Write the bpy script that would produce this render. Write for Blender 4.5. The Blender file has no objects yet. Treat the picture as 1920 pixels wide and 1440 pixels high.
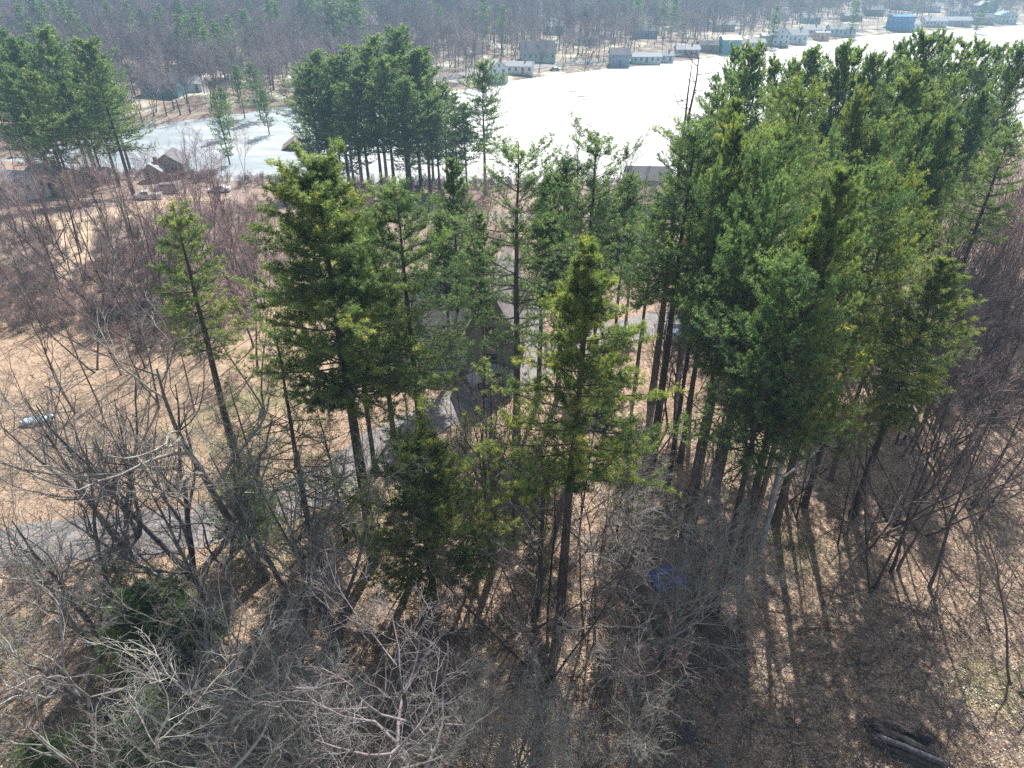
import bpy, math
import numpy as np
from mathutils import Vector
R = math.radians
SC = bpy.context.scene
COL = SC.collection
rng = np.random.default_rng(7)

# ------------------------------------------------------------------ camera, sky, sun, exposure
CAMZ, PITCH, FPX = 34.0, R(32.0), 1281.0
cd = bpy.data.cameras.new('camera'); cam = bpy.data.objects.new('camera', cd); COL.objects.link(cam)
cam.location = (0, 0, CAMZ); cam.rotation_euler = (R(90) - PITCH, 0, 0)
cd.sensor_width = 36; cd.lens = 24.0; cd.clip_start = 0.5; cd.clip_end = 6000
SC.camera = cam
SUN_EL, SUN_AZ = R(46), R(13)
w = bpy.data.worlds.new('World'); SC.world = w; w.use_nodes = True
nt = w.node_tree; sky = nt.nodes.new('ShaderNodeTexSky'); sky.sky_type = 'NISHITA'; sky.sun_disc = False
sky.sun_elevation = SUN_EL; sky.sun_rotation = SUN_AZ
bg = nt.nodes['Background']; hs = nt.nodes.new('ShaderNodeHueSaturation'); hs.inputs['Saturation'].default_value = .55   # thin white haze in the sky
nt.links.new(sky.outputs[0], hs.inputs['Color']); nt.links.new(hs.outputs[0], bg.inputs[0]); bg.inputs[1].default_value = 0.085
sl = bpy.data.lights.new('sun', 'SUN'); sl.energy = 5.0; sl.angle = R(0.53); sl.color = (1, .955, .89)
so = bpy.data.objects.new('sun', sl); COL.objects.link(so)
SUNV = Vector((math.sin(SUN_AZ)*math.cos(SUN_EL), math.cos(SUN_AZ)*math.cos(SUN_EL), math.sin(SUN_EL)))
so.rotation_euler = SUNV.to_track_quat('Z', 'Y').to_euler(); so.location = SUNV*300
SC.view_settings.view_transform = 'Standard'; SC.view_settings.look = 'None'
SC.view_settings.exposure = 1.0; SC.view_settings.gamma = 1
SC.cycles.use_denoising = False
SC.cycles.max_bounces = 5; SC.cycles.diffuse_bounces = 2; SC.cycles.glossy_bounces = 1
SC.cycles.transmission_bounces = 2; SC.cycles.volume_bounces = 0; SC.cycles.transparent_max_bounces = 4
SC.cycles.caustics_reflective = False; SC.cycles.caustics_refractive = False

# ------------------------------------------------------------------ land form
LAKE = -8.0
def ray(px, py):
    x = (px-960)/FPX; u = -(py-720)/FPX
    c, s = math.cos(PITCH), math.sin(PITCH)
    return np.array([x, c + u*s, -s + u*c])
def onplane(px, py, z):
    d = ray(px, py); t = (z-CAMZ)/d[2]; return d[0]*t, d[1]*t
near_px = [(-500, 300), (60, 300), (110, 326), (400, 333), (600, 345), (1240, 346), (1500, 305), (1920, 268), (2500, 235)]
far_px = [(-500, 296), (60, 298), (105, 272), (190, 246), (300, 236), (370, 224), (490, 208), (560, 198), (700, 190), (880, 166), (945, 155), (1000, 147),
          (1150, 128), (1290, 114), (1440, 96), (1600, 70), (1740, 58), (1920, 48), (2400, 30)]
NW = np.array([onplane(a, b, LAKE) for a, b in near_px]); FW = np.array([onplane(a, b, LAKE) for a, b in far_px])
def hn(x, y, s, seed=0.0):
    return (np.sin(x/s+seed)*np.cos(y/s*1.13+seed*2.1) + .5*np.sin(x/s*2.3+y/s*1.7+seed*3) + .25*np.cos(x/s*4.1-y/s*3.7))/1.75
def smooth(t):
    t = np.clip(t, 0, 1); return t*t*(3-2*t)
def ground(x, y):
    x = np.asarray(x, float); y = np.asarray(y, float)
    yn = np.interp(x, NW[:, 0], NW[:, 1]) + hn(x, x*0, 9)*1.5 + hn(x, x*0, 3.1)*1.3
    yf = np.interp(x, FW[:, 0], FW[:, 1]) + hn(x, x*0+5, 13)*2
    a = (yn-y); b = (y-yf)
    zn = LAKE + .35 + 7.65*smooth(a/68) + .35*hn(x, y, 14, 1)*smooth(a/30)
    zf = LAKE + .5 + 2.5*smooth(b/40) + 50*smooth((b-50)/620) + 2.2*hn(x, y, 60, 2)*smooth(b/120)
    zi = LAKE - np.clip(np.minimum(-a, -b)*.25, 0, 2.5) - .02
    z = np.where(a > 0, zn, np.where(b > 0, zf, zi))
    z = np.where((a > 0) & (a < 1.5), LAKE + (z-LAKE)*a/1.5, z)
    return np.where((b > 0) & (b < 1.5), LAKE + (z-LAKE)*b/1.5, z)
def gz(x, y): return float(ground(x, y))
def stand(px, py, h=0.0):
    """place on the ground whose point h metres up is seen at photo pixel px,py"""
    d = ray(px, py)
    t = TT; f = CAMZ + d[2]*t - (ground(d[0]*t, d[1]*t) + h)
    i = int(np.argmax(f <= 0)) if (f <= 0).any() else len(t)-1
    q = t[max(i-1, 0)] + (t[i]-t[max(i-1, 0)])*np.clip(f[max(i-1, 0)]/max(f[max(i-1, 0)]-f[i], 1e-6), 0, 1)
    return d[0]*q, d[1]*q
TT = np.concatenate([np.arange(8, 120, .5), np.arange(120, 500, 1.5), np.arange(500, 1600, 6)])
def stand_tb(xt, yt, yb):
    """top pixel and the picture row of the foot -> x, y, height"""
    xb = xt + (960-xt)*(yb-yt)/(2770-yt)
    x, y = stand(xb, yb); z = gz(x, y); c, s = math.cos(PITCH), math.sin(PITCH)
    k = (720-yt)/FPX          # (y s - D c) = k (y c + D s) with D the drop from camera to top
    D = y*(s-k*c)/(c+k*s)
    return x, y, CAMZ-D-z

# ------------------------------------------------------------------ materials
def mat(name): 
    m = bpy.data.materials.new(name); m.use_nodes = True; t = m.node_tree
    return m, t, t.nodes['Principled BSDF']
def N(t, ty, **k):
    n = t.nodes.new(ty)
    for a, v in k.items():
        if a.startswith('i_'):
            n.inputs[int(a[2:])].default_value = v
        else: setattr(n, a, v)
    return n
def noise(t, scale, detail=4, rough=.6, coord='Object', vec=None):
    n = N(t, 'ShaderNodeTexNoise'); n.inputs['Scale'].default_value = scale; n.inputs['Detail'].default_value = detail
    n.inputs['Roughness'].default_value = rough
    if vec is None:
        if coord == 'World':
            g = N(t, 'ShaderNodeNewGeometry'); vec = g.outputs['Position']
        else: vec = N(t, 'ShaderNodeTexCoord').outputs[coord]
    t.links.new(vec, n.inputs['Vector']); return n
def ramp(t, src, stops):
    r = N(t, 'ShaderNodeValToRGB'); e = r.color_ramp.elements
    while len(e) < len(stops): e.new(.5)
    for q, (p, c) in zip(e, stops): q.position = p; q.color = (*c, 1)
    t.links.new(src, r.inputs[0]); return r
def mixc(t, fac, a, b, mode='MIX'):
    m = N(t, 'ShaderNodeMix', data_type='RGBA', blend_type=mode)
    for s, v in ((0, fac), (6, a), (7, b)):
        if hasattr(v, 'links'): t.links.new(v, m.inputs[s])
        elif s == 0: m.inputs[0].default_value = v
        else: m.inputs[s].default_value = (*v, 1)
    return m.outputs[2]
def bump(t, p, h, strength, dist=.05):
    b = N(t, 'ShaderNodeBump'); b.inputs['Strength'].default_value = strength; b.inputs['Distance'].default_value = dist
    t.links.new(h, b.inputs['Height']); t.links.new(b.outputs[0], p.inputs['Normal'])

def plain(name, c, rough=.7, var=.25, scale=3, metal=0):
    m, t, p = mat(name); n = noise(t, scale, 5)
    lo = tuple(v*(1-var) for v in c); hi = tuple(min(1, v*(1+var)) for v in c)
    r = ramp(t, n.outputs[0], [(.3, lo), (.7, hi)]); t.links.new(r.outputs[0], p.inputs['Base Color'])
    p.inputs['Roughness'].default_value = rough; p.inputs['Metallic'].default_value = metal
    bump(t, p, n.outputs[0], .2, .02); return m

def bark(name, dark, light, lichen=None, zs=.25):
    m, t, p = mat(name)
    co = N(t, 'ShaderNodeTexCoord'); mp = N(t, 'ShaderNodeMapping'); mp.inputs['Scale'].default_value = (1, 1, zs)
    t.links.new(co.outputs['Object'], mp.inputs[0])
    n = noise(t, 9, 6, .7, vec=mp.outputs[0]); r = ramp(t, n.outputs[0], [(.35, dark), (.65, light)])
    c = r.outputs[0]
    if lichen:
        n2 = noise(t, 1.6, 5, .65, vec=co.outputs['Object']); r2 = ramp(t, n2.outputs[0], [(.5, (0, 0, 0)), (.62, (1, 1, 1))])
        c = mixc(t, r2.outputs[0], c, lichen)
    oi = N(t, 'ShaderNodeObjectInfo'); r3 = ramp(t, oi.outputs['Random'], [(0, (.5, .5, .56)), (.35, (.8, .70, .76)), (.6, (1.0, .95, .90)), (1, (1.45, 1.38, 1.32))])
    c = mixc(t, 1.0, c, r3.outputs[0], 'MULTIPLY')
    t.links.new(c, p.inputs['Base Color']); p.inputs['Roughness'].default_value = .92
    p.inputs['Specular IOR Level'].default_value = .25
    bump(t, p, n.outputs[0], .7, .05); return m
M_PBARK = bark('pine_bark', (.045, .036, .032), (.17, .14, .125))
M_PBARK2 = bark('pale_pine_bark', (.12, .13, .15), (.30, .31, .34), (.30, .37, .38))
M_BARK = bark('grey_bark', (.06, .054, .053), (.20, .185, .18), (.20, .26, .235))
M_BARKD = bark('dark_bark', (.05, .042, .04), (.15, .125, .115))
M_TWIG = bark('grey_twigs', (.115, .105, .105), (.27, .255, .25), (.25, .30, .27))
M_TWIGD = bark('brown_twigs', (.11, .09, .088), (.26, .22, .22))
M_TWIGM = bark('mauve_twigs', (.24, .17, .165), (.48, .37, .36))
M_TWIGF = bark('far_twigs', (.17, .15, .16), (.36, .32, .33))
M_DEADTOP = bark('weathered_top', (.20, .15, .12), (.40, .33, .28))
M_DEAD = bark('bleached_wood', (.34, .31, .28), (.62, .58, .54), (.38, .45, .42))

def needles(name, spec=.35):
    m, t, p = mat(name)
    at = N(t, 'ShaderNodeAttribute', attribute_name='tint'); 
    ob = N(t, 'ShaderNodeAttribute', attribute_name='hue', attribute_type='OBJECT')
    g = ramp(t, at.outputs['Fac'], [(0, (.025, .055, .042)), (.4, (.075, .128, .074)), (.7, (.16, .225, .105)), (1, (.29, .33, .14))])
    y = ramp(t, at.outputs['Fac'], [(0, (.06, .095, .035)), (.4, (.15, .185, .05)), (.75, (.27, .285, .07)), (1, (.38, .32, .11))])
    a1 = N(t, 'ShaderNodeMath', operation='MULTIPLY_ADD'); t.links.new(at.outputs['Fac'], a1.inputs[0]); a1.inputs[1].default_value = 1.25; a1.inputs[2].default_value = .12
    a2 = N(t, 'ShaderNodeMath', operation='MULTIPLY', use_clamp=True); t.links.new(a1.outputs[0], a2.inputs[0]); t.links.new(ob.outputs['Fac'], a2.inputs[1])
    c = mixc(t, a2.outputs[0], g.outputs[0], y.outputs[0])
    t.links.new(c, p.inputs['Base Color']); p.inputs['Roughness'].default_value = .42
    p.inputs['Specular IOR Level'].default_value = .6
    tr = N(t, 'ShaderNodeBsdfTranslucent'); c2 = mixc(t, 1.0, c, (1.9, 2.1, 1.1), 'MULTIPLY'); t.links.new(c2, tr.inputs[0])
    ms = N(t, 'ShaderNodeMixShader'); ms.inputs[0].default_value = .5
    t.links.new(p.outputs[0], ms.inputs[1]); t.links.new(tr.outputs[0], ms.inputs[2])
    t.links.new(ms.outputs[0], t.nodes['Material Output'].inputs[0]); return m
M_NEEDLE = needles('pine_needles')

# ground: leaf litter, straw lawn, thicket floor
def ground_mat():
    m, t, p = mat('leaf_litter_ground')
    g = N(t, 'ShaderNodeNewGeometry').outputs['Position']
    fine = noise(t, 5.5, 8, .78, vec=g); mid = noise(t, .7, 6, .65, vec=g); big = noise(t, .07, 5, .6, vec=g)
    leaf = N(t, 'ShaderNodeTexVoronoi'); leaf.inputs['Scale'].default_value = 7; t.links.new(g, leaf.inputs['Vector'])
    lc = ramp(t, leaf.outputs['Color'], [(0, (.17, .12, .09)), (.35, (.36, .27, .20)), (.7, (.50, .40, .31)), (1, (.62, .54, .45))])
    fr = ramp(t, fine.outputs[0], [(.36, (.35, .30, .27)), (.5, (.85, .82, .80)), (.64, (1.25, 1.2, 1.15))])
    c = mixc(t, 1.0, lc.outputs[0], fr.outputs[0], 'MULTIPLY')
    straw = ramp(t, fine.outputs[0], [(.34, (.20, .14, .10)), (.5, (.43, .32, .23)), (.66, (.58, .46, .33))])
    sep = N(t, 'ShaderNodeSeparateXYZ'); t.links.new(g, sep.inputs[0])
    # open lawn left of the wood
    a = N(t, 'ShaderNodeMath', operation='MULTIPLY_ADD'); t.links.new(sep.outputs[0], a.inputs[0]); a.inputs[1].default_value = -.09; a.inputs[2].default_value = -1.0
    b = N(t, 'ShaderNodeMath', operation='ADD'); t.links.new(a.outputs[0], b.inputs[0])
    mm = N(t, 'ShaderNodeMath', operation='MULTIPLY_ADD'); t.links.new(mid.outputs[0], mm.inputs[0]); mm.inputs[1].default_value = 2; mm.inputs[2].default_value = -1
    t.links.new(mm.outputs[0], b.inputs[1]); b.use_clamp = True
    c = mixc(t, b.outputs[0], c, straw.outputs[0])
    # greenish moss / grass patches
    gr = ramp(t, fine.outputs[0], [(.35, (.10, .11, .05)), (.65, (.33, .32, .16))])
    gm = ramp(t, big.outputs[0], [(.54, (0, 0, 0)), (.62, (.7, .7, .7))])
    c = mixc(t, gm.outputs[0], c, gr.outputs[0])
    rd = ramp(t, mid.outputs[0], [(.32, (.52, .44, .42)), (.5, (.95, .92, .90)), (.7, (1.15, 1.08, 1.02))])
    c = mixc(t, .8, c, rd.outputs[0], 'MULTIPLY')
    sl1 = N(t, 'ShaderNodeMapRange'); t.links.new(sep.outputs[1], sl1.inputs[0]); sl1.inputs[1].default_value = 66; sl1.inputs[2].default_value = 84
    rc = ramp(t, fine.outputs[0], [(.35, (.16, .11, .09)), (.5, (.29, .215, .18)), (.66, (.42, .34, .28))])
    c = mixc(t, sl1.outputs[0], c, rc.outputs[0])
    # pale/paved gaps and snow remnants beyond the lake
    fy = N(t, 'ShaderNodeMapRange'); t.links.new(sep.outputs[1], fy.inputs[0]); fy.inputs[1].default_value = 190; fy.inputs[2].default_value = 260
    fn = noise(t, .09, 7, .7, vec=g); fc = ramp(t, fn.outputs[0], [(.36, (.14, .10, .09)), (.48, (.26, .20, .17)), (.56, (.36, .34, .22)), (.64, (.70, .68, .66))])
    c = mixc(t, fy.outputs[0], c, fc.outputs[0])
    t.links.new(c, p.inputs['Base Color']); p.inputs['Roughness'].default_value = .95; p.inputs['Specular IOR Level'].default_value = .1
    bump(t, p, fine.outputs[0], 1.0, .12); return m
M_GROUND = ground_mat()
def road_mat(name, lo, hi):
    m, t, p = mat(name); n = noise(t, 12, 6, .7, 'World'); n2 = noise(t, .5, 5, .6, 'World')
    r = ramp(t, n.outputs[0], [(.3, lo), (.7, hi)]); r2 = ramp(t, n2.outputs[0], [(.35, (.7, .7, .72)), (.7, (1.15, 1.12, 1.1))])
    n3 = noise(t, 2.2, 8, .75, 'World'); r3 = ramp(t, n3.outputs[0], [(.53, (0, 0, 0)), (.60, (.85, .85, .85))])
    vo = N(t, 'ShaderNodeTexVoronoi', feature='DISTANCE_TO_EDGE'); vo.inputs['Scale'].default_value = .45; t.links.new(N(t, 'ShaderNodeNewGeometry').outputs['Position'], vo.inputs['Vector'])
    r4 = ramp(t, vo.outputs['Distance'], [(0, (.35, .34, .34)), (.012, (1, 1, 1))])
    cc = mixc(t, 1, mixc(t, 1, r.outputs[0], r2.outputs[0], 'MULTIPLY'), r4.outputs[0], 'MULTIPLY')
    t.links.new(mixc(t, r3.outputs[0], cc, (.34, .26, .20)), p.inputs['Base Color']); p.inputs['Roughness'].default_value = .9
    bump(t, p, n.outputs[0], .4, .02); return m
M_ROAD = road_mat('old_asphalt', (.17, .165, .17), (.27, .26, .265))
M_DIRT = road_mat('sandy_dirt', (.35, .25, .16), (.62, .48, .33))
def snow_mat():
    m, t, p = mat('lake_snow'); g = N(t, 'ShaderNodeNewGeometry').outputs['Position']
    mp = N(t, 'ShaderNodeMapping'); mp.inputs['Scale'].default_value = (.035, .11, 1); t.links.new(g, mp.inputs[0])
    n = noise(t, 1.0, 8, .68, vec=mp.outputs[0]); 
    glareless_ice = ramp(t, n.outputs[0], [(.34, (.16, .20, .225)), (.48, (.25, .29, .315)), (.62, (.37, .395, .41))])
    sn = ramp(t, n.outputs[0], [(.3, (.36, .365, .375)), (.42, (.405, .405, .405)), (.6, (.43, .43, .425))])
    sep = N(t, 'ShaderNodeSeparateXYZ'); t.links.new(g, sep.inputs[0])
    mr = N(t, 'ShaderNodeMapRange'); t.links.new(sep.outputs[0], mr.inputs[0]); mr.inputs[1].default_value = -45; mr.inputs[2].default_value = -8  # cove to the left painted grey-blue: its lack of sun glare is put into the colour
    t.links.new(mixc(t, mr.outputs[0], glareless_ice.outputs[0], sn.outputs[0]), p.inputs['Base Color']); p.inputs['Roughness'].default_value = .6
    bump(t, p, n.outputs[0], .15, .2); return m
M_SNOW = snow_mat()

# ------------------------------------------------------------------ mesh helpers
def mk(name, V, faces, mats, tint=None, flat=False, fmat=None):
    me = bpy.data.meshes.new(name); V = np.asarray(V, np.float32)
    me.vertices.add(len(V)); me.vertices.foreach_set('co', V.ravel())
    lv = np.concatenate([f.ravel() for f in faces]).astype(np.int32)
    ls = []; s = 0
    for f in faces:
        ls.append(s + np.arange(len(f))*f.shape[1]); s += f.size
    ls = np.concatenate(ls).astype(np.int32)
    me.loops.add(len(lv)); me.loops.foreach_set('vertex_index', lv)
    me.polygons.add(len(ls)); me.polygons.foreach_set('loop_start', ls)
    if fmat is not None: me.polygons.foreach_set('material_index', np.asarray(fmat, np.int32))
    if tint is not None:
        a = me.attributes.new('tint', 'FLOAT', 'POINT'); a.data.foreach_set('value', np.asarray(tint, np.float32))
    me.update(calc_edges=True)
    if flat: me.shade_flat()
    for m in (mats if isinstance(mats, (list, tuple)) else [mats]): me.materials.append(m)
    return me
def link(name, me, parent=None, loc=None, rz=0, scale=None):
    o = bpy.data.objects.new(name, me); COL.objects.link(o)
    if parent is not None: o.parent = parent
    if loc is not None: o.location = loc
    if rz: o.rotation_euler = (0, 0, rz)
    if scale is not None: o.scale = scale
    return o
def thing(name, label, cat, loc=(0, 0, 0), rz=0, group=None, scale=None):
    o = link(name, None, None, loc, rz, scale); tag(o, label, cat, group); return o
def tag(o, label, cat, group=None):
    o['label'] = label; o['category'] = cat
    if group: o['group'] = group
    return o
def nrm(a): return a/np.maximum(np.linalg.norm(a, axis=-1, keepdims=True), 1e-9)
def tubes(P, Rr, S=3):
    n, k, _ = P.shape
    T = np.gradient(P, axis=1); T = nrm(T)
    ref = np.where(np.abs(T[:, :1, 2:3]) > .8, np.array([1., 0, 0]), np.array([0, 0, 1.])); ref = np.broadcast_to(ref, T.shape)
    U = nrm(np.cross(T, ref)); W = np.cross(T, U)
    a = np.arange(S)*2*math.pi/S
    V = P[:, :, None] + Rr[:, :, None, None]*(U[:, :, None]*np.cos(a)[None, None, :, None] + W[:, :, None]*np.sin(a)[None, None, :, None])
    V = V.reshape(-1, 3)
    i = np.arange(n)[:, None, None]*k*S + np.arange(k-1)[None, :, None]*S
    j = np.arange(S)[None, None, :]; j2 = (j+1) % S
    F = np.stack([i+j, i+j2, i+S+j2, i+S+j], -1).reshape(-1, 4)
    return V, F
def join(parts):
    Vs, Fs, off = [], [], 0
    for V, F in parts:
        Vs.append(V); Fs.append(F+off); off += len(V)
    return np.concatenate(Vs), Fs
def at_t(P, Rr, idx, t):
    k = P.shape[1]; f = t*(k-1); i = np.minimum(f.astype(int), k-2); w_ = (f-i)[:, None]
    a, b = P[idx, i], P[idx, i+1]
    return a*(1-w_)+b*w_, nrm(b-a), Rr[idx, i]*(1-w_[:, 0])+Rr[idx, i+1]*w_[:, 0]
def extend(p, d, L, K, up, wob, g):
    """grow polylines from points p along d; up may be an array"""
    out = [p]; st = (L/(K-1))[:, None]
    for _ in range(K-1):
        d = nrm(d + g.normal(0, wob, d.shape)); d[:, 2] += up; d = nrm(d)
        p = p + d*st; out.append(p)
    return np.stack(out, 1)
def grow(P, Rr, L, n, t0, t1, ang, ratio, K, up, wob, rr, rmin, g, flatten=0):
    M = len(P)*n; idx = np.repeat(np.arange(len(P)), n); j = np.tile(np.arange(n), len(P))
    t = np.clip(t0+(t1-t0)*(j+g.random(M))/n, 0, .995)
    p, T, r = at_t(P, Rr, idx, t)
    ref = nrm(g.normal(0, 1, (M, 3))*np.array([1, 1, 1-flatten])); U = nrm(np.cross(T, ref)); U = nrm(U*np.array([1, 1, 1-flatten]))
    a = R(1)*g.normal(ang, 11, M)[:, None]
    d = nrm(np.cos(a)*T + np.sin(a)*U)
    Lc = L[idx]*ratio*(1.15-.55*t)*g.uniform(.6, 1.25, M)
    Pc = extend(p, d, Lc, K, up, wob, g)
    r0 = np.maximum(r*rr, rmin)
    Rc = np.maximum(r0[:, None]*np.linspace(1, .3, K)[None], rmin*.5)
    return Pc, Rc, Lc

M_PALE = bark('pale_twigs', (.22, .21, .20), (.46, .44, .43), (.36, .42, .38))
def bare_tree(name, seed, H, r0, boughs=10, n2=6, n3=6, n4=5, base=.3, spread=45, ratio=.5, rmin=.012, wob=.16, forks=1, up=.10, S=3, bmat=None, tmat=None, lean=.05, L=None):
    g = np.random.default_rng(seed)
    K = 11
    d0 = np.tile([0, 0, 1.], (forks, 1)) + g.normal(0, .28 if forks > 1 else lean, (forks, 3))*np.array([1, 1, 0])
    T = extend(np.zeros((forks, 3)) + np.array([0, 0, -.3]), nrm(d0), g.uniform(.85, 1, forks)*H, K, .07, wob*.45, g)
    TR = r0*(forks**-.35)*(1-np.linspace(0, 1, K)**1.1*.85)[None]*g.uniform(.8, 1, forks)[:, None]; TR[:, 0] *= 1.35
    V, F = tubes(T, TR, 8)
    trunk = mk(name+'_trunk', V, [F], bmat or M_BARK)
    P1, R1, L1 = grow(T, TR, np.full(forks, H), boughs, base, .97, spread, ratio, 8, up, wob, .7, rmin, g)
    parts = [tubes(P1, R1, 5)]
    P2, R2, L2 = grow(P1, R1, L1, n2, .2, .98, 42, .52, 6, up*.8, wob, .6, rmin, g); parts.append(tubes(P2, R2, S))
    if n3:
        P3, R3, L3 = grow(P2, R2, L2, n3, .15, .98, 42, .55, 4, up*.6, wob*1.1, .55, rmin*(.8 if n4 else 1), g); parts.append(tubes(P3, R3, S))
        if n4:
            P4, R4, L4 = grow(P3, R3, L3, n4, .15, .98, 40, .6, 3, .03, wob*1.1, .5, rmin*.5, g); parts.append(tubes(P4, R4, 3))
    V, Fs = join(parts)
    crown = mk(name+'_crown', V, Fs, tmat or M_TWIG)
    return trunk, crown, H

def pine(name, seed, H, cb, Rad, dens=1.0, m=10, nl=.17, nw=.0105, top_up=50, sparse=0.0, r0=None, bmat=None, whorl=.62, deadlow=True, sag=0, shape=.75, n2=13, tuft=8, wk=1.5):
    g = np.random.default_rng(seed)
    K = 14; tt = np.linspace(0, 1, K)
    T = np.zeros((1, K, 3)); T[0, :, 2] = tt*H - .3*(tt == 0)
    wv = np.cumsum(g.normal(0, .05, (K, 2)), 0); T[0, :, :2] = wv*tt[:, None]
    r0 = r0 or .0115*H+.02
    TR = (r0*(1-tt)**.85+.02)[None]; TR[0, 0] *= 1.3
    V, F = tubes(T, TR, 8); trunk = mk(name+'_trunk', V, [F], bmat or M_PBARK)
    zs = []; z = cb*H
    while z < H*.985:
        zs.append(z); z += wk*whorl*g.uniform(.6, 1.4)*(1-.45*(z/H))
    pz, az = [], []
    for z in zs:
        nb = g.integers(5, 9); a0 = g.random()*6.28
        for i in range(nb):
            if g.random() < sparse: continue
            pz.append(z+g.normal(0, .07)); az.append(a0+i*6.28/nb+g.normal(0, .25))
    pz = np.clip(np.array(pz), 0, H*.985); az = np.array(az); M = len(pz)
    u = np.clip((pz-cb*H)/(H-cb*H), 0, 1)
    prof = (1-u)**shape*np.clip(.6+.4*u/.25, 0, 1)+.07
    Lb = Rad*prof*g.uniform(.5, 1.25, M)*(1+.28*np.sin(az*2+seed+pz*.35))
    el = R(1)*(-4-sag + (top_up)*u**1.6 + g.normal(0, 4.5, M))
    p, _, rr = at_t(T, TR, np.zeros(M, int), pz/H)
    d = np.stack([np.cos(el)*np.cos(az), np.cos(el)*np.sin(az), np.sin(el)], -1)
    P1 = extend(p, d, Lb, 7, .05, .05, g); R1 = np.maximum(rr[:, None]*.38*np.linspace(1, .25, 7)[None], .012)
    parts = [tubes(P1, R1, 4)]
    P2, R2, L2 = grow(P1, R1, Lb, n2, .2, 1.0, 46, .34, 5, .10, .08, .5, .009, g, flatten=.85)
    L2 = np.maximum(L2, .25)
    parts.append(tubes(P2[:, ::2], R2[:, ::2], 3))
    if deadlow:
        nd = int(26*(cb*1.6)); zd = g.uniform(.12, 1, nd)*cb*H; pd, _, rd = at_t(T, TR, np.zeros(nd, int), zd/H)
        a = g.random(nd)*6.28; dd = np.stack([np.cos(a), np.sin(a), g.normal(.02, .2, nd)], -1)
        Pd = extend(pd, nrm(dd), g.uniform(.5, 2.6, nd), 5, 0, .12, g); Rd = .022*np.ones((nd, 1))*np.linspace(1, .4, 5)[None]
        parts.append(tubes(Pd, Rd, 3)); P3, R3, _ = grow(Pd, Rd, np.full(nd, 1.6), 3, .3, 1, 40, .4, 3, 0, .15, .6, .008, g); parts.append(tubes(P3, R3, 3))
    V, Fs = join(parts); limbs = mk(name+'_limbs', V, Fs, M_BARKD if bmat is None else M_BARK)
    # needle tufts: along the side twigs and the leading shoots
    A = np.concatenate([P2, P1[:, 2:, :]], 0)
    hue = np.concatenate([np.repeat(g.normal(0, .13, M), n2)[:len(P2)], g.normal(0, .13, M)])
    hue = hue + g.normal(0, .07, len(A))
    nt_ = max(1, int(tuft*dens)); n = len(A)
    idx = np.repeat(np.arange(n), nt_); t = np.clip(((np.tile(np.arange(nt_), n)+g.random(n*nt_))/nt_)**.62*.85+.16, 0, .999)
    La = np.linalg.norm(A[:, -1]-A[:, 0], axis=1)[idx]; kp = g.random(len(idx)) < np.clip(La/.75, .22, 1); idx = idx[kp]; t = t[kp]
    q, Tt, _ = at_t(A, np.ones(A.shape[:2]), idx, t); q = q+g.normal(0, .05, q.shape)
    nn = len(q); ii = np.repeat(np.arange(nn), m)
    dr = nrm(Tt[ii]*.55 + nrm(g.normal(0, 1, (len(ii), 3)))*.9 + np.array([0, 0, .28]))
    Ln = nl*g.uniform(.7, 1.25, len(ii))[:, None]
    sd = nrm(np.cross(dr, nrm(g.normal(0, 1, dr.shape))))*nw
    B = q[ii]+dr*.01
    VV = np.stack([B-sd, B+sd, B+dr*Ln], 1).reshape(-1, 3); FF = np.arange(len(VV)).reshape(-1, 3)
    tn = np.clip(.42+hue[idx]+.34*(t-.5)+g.normal(0, .13, nn), 0, 1)
    rad = np.linalg.norm(q[:, :2], axis=1)
    tn = np.clip(tn, 0, 1)
    fol = mk(name+'_needles', VV, [FF], M_NEEDLE, tint=np.repeat(tn, 3*m))
    return trunk, limbs, fol, H

# ------------------------------------------------------------------ ground, lake, roads
xs = np.unique(np.concatenate([np.arange(-75, 100, 1.6), np.linspace(-950, -75, 90), np.linspace(100, 1300, 110)]))
ys = np.unique(np.concatenate([np.arange(-25, 240, 1.6), np.linspace(240, 700, 150), np.linspace(700, 1900, 60)]))
X, Y = np.meshgrid(xs, ys); Z = ground(X, Y)
ix = np.arange(len(ys)-1)[:, None]*len(xs)+np.arange(len(xs)-1)[None]
F = np.stack([ix, ix+1, ix+1+len(xs), ix+len(xs)], -1).reshape(-1, 4)
o = link('ground', mk('ground', np.stack([X, Y, Z], -1).reshape(-1, 3), [F], M_GROUND)); o['kind'] = 'structure'
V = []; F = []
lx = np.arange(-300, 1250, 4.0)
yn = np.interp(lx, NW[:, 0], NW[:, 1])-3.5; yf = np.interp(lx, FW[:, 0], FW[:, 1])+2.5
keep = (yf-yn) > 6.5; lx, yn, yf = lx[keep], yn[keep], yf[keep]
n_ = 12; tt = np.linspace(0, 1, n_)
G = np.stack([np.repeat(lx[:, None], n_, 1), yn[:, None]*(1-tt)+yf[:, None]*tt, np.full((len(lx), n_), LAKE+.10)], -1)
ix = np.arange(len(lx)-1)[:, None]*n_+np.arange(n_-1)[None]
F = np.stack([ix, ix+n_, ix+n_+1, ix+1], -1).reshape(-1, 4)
o = link('frozen_lake', mk('frozen_lake', G.reshape(-1, 3), [F], M_SNOW)); o['kind'] = 'structure'

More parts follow.
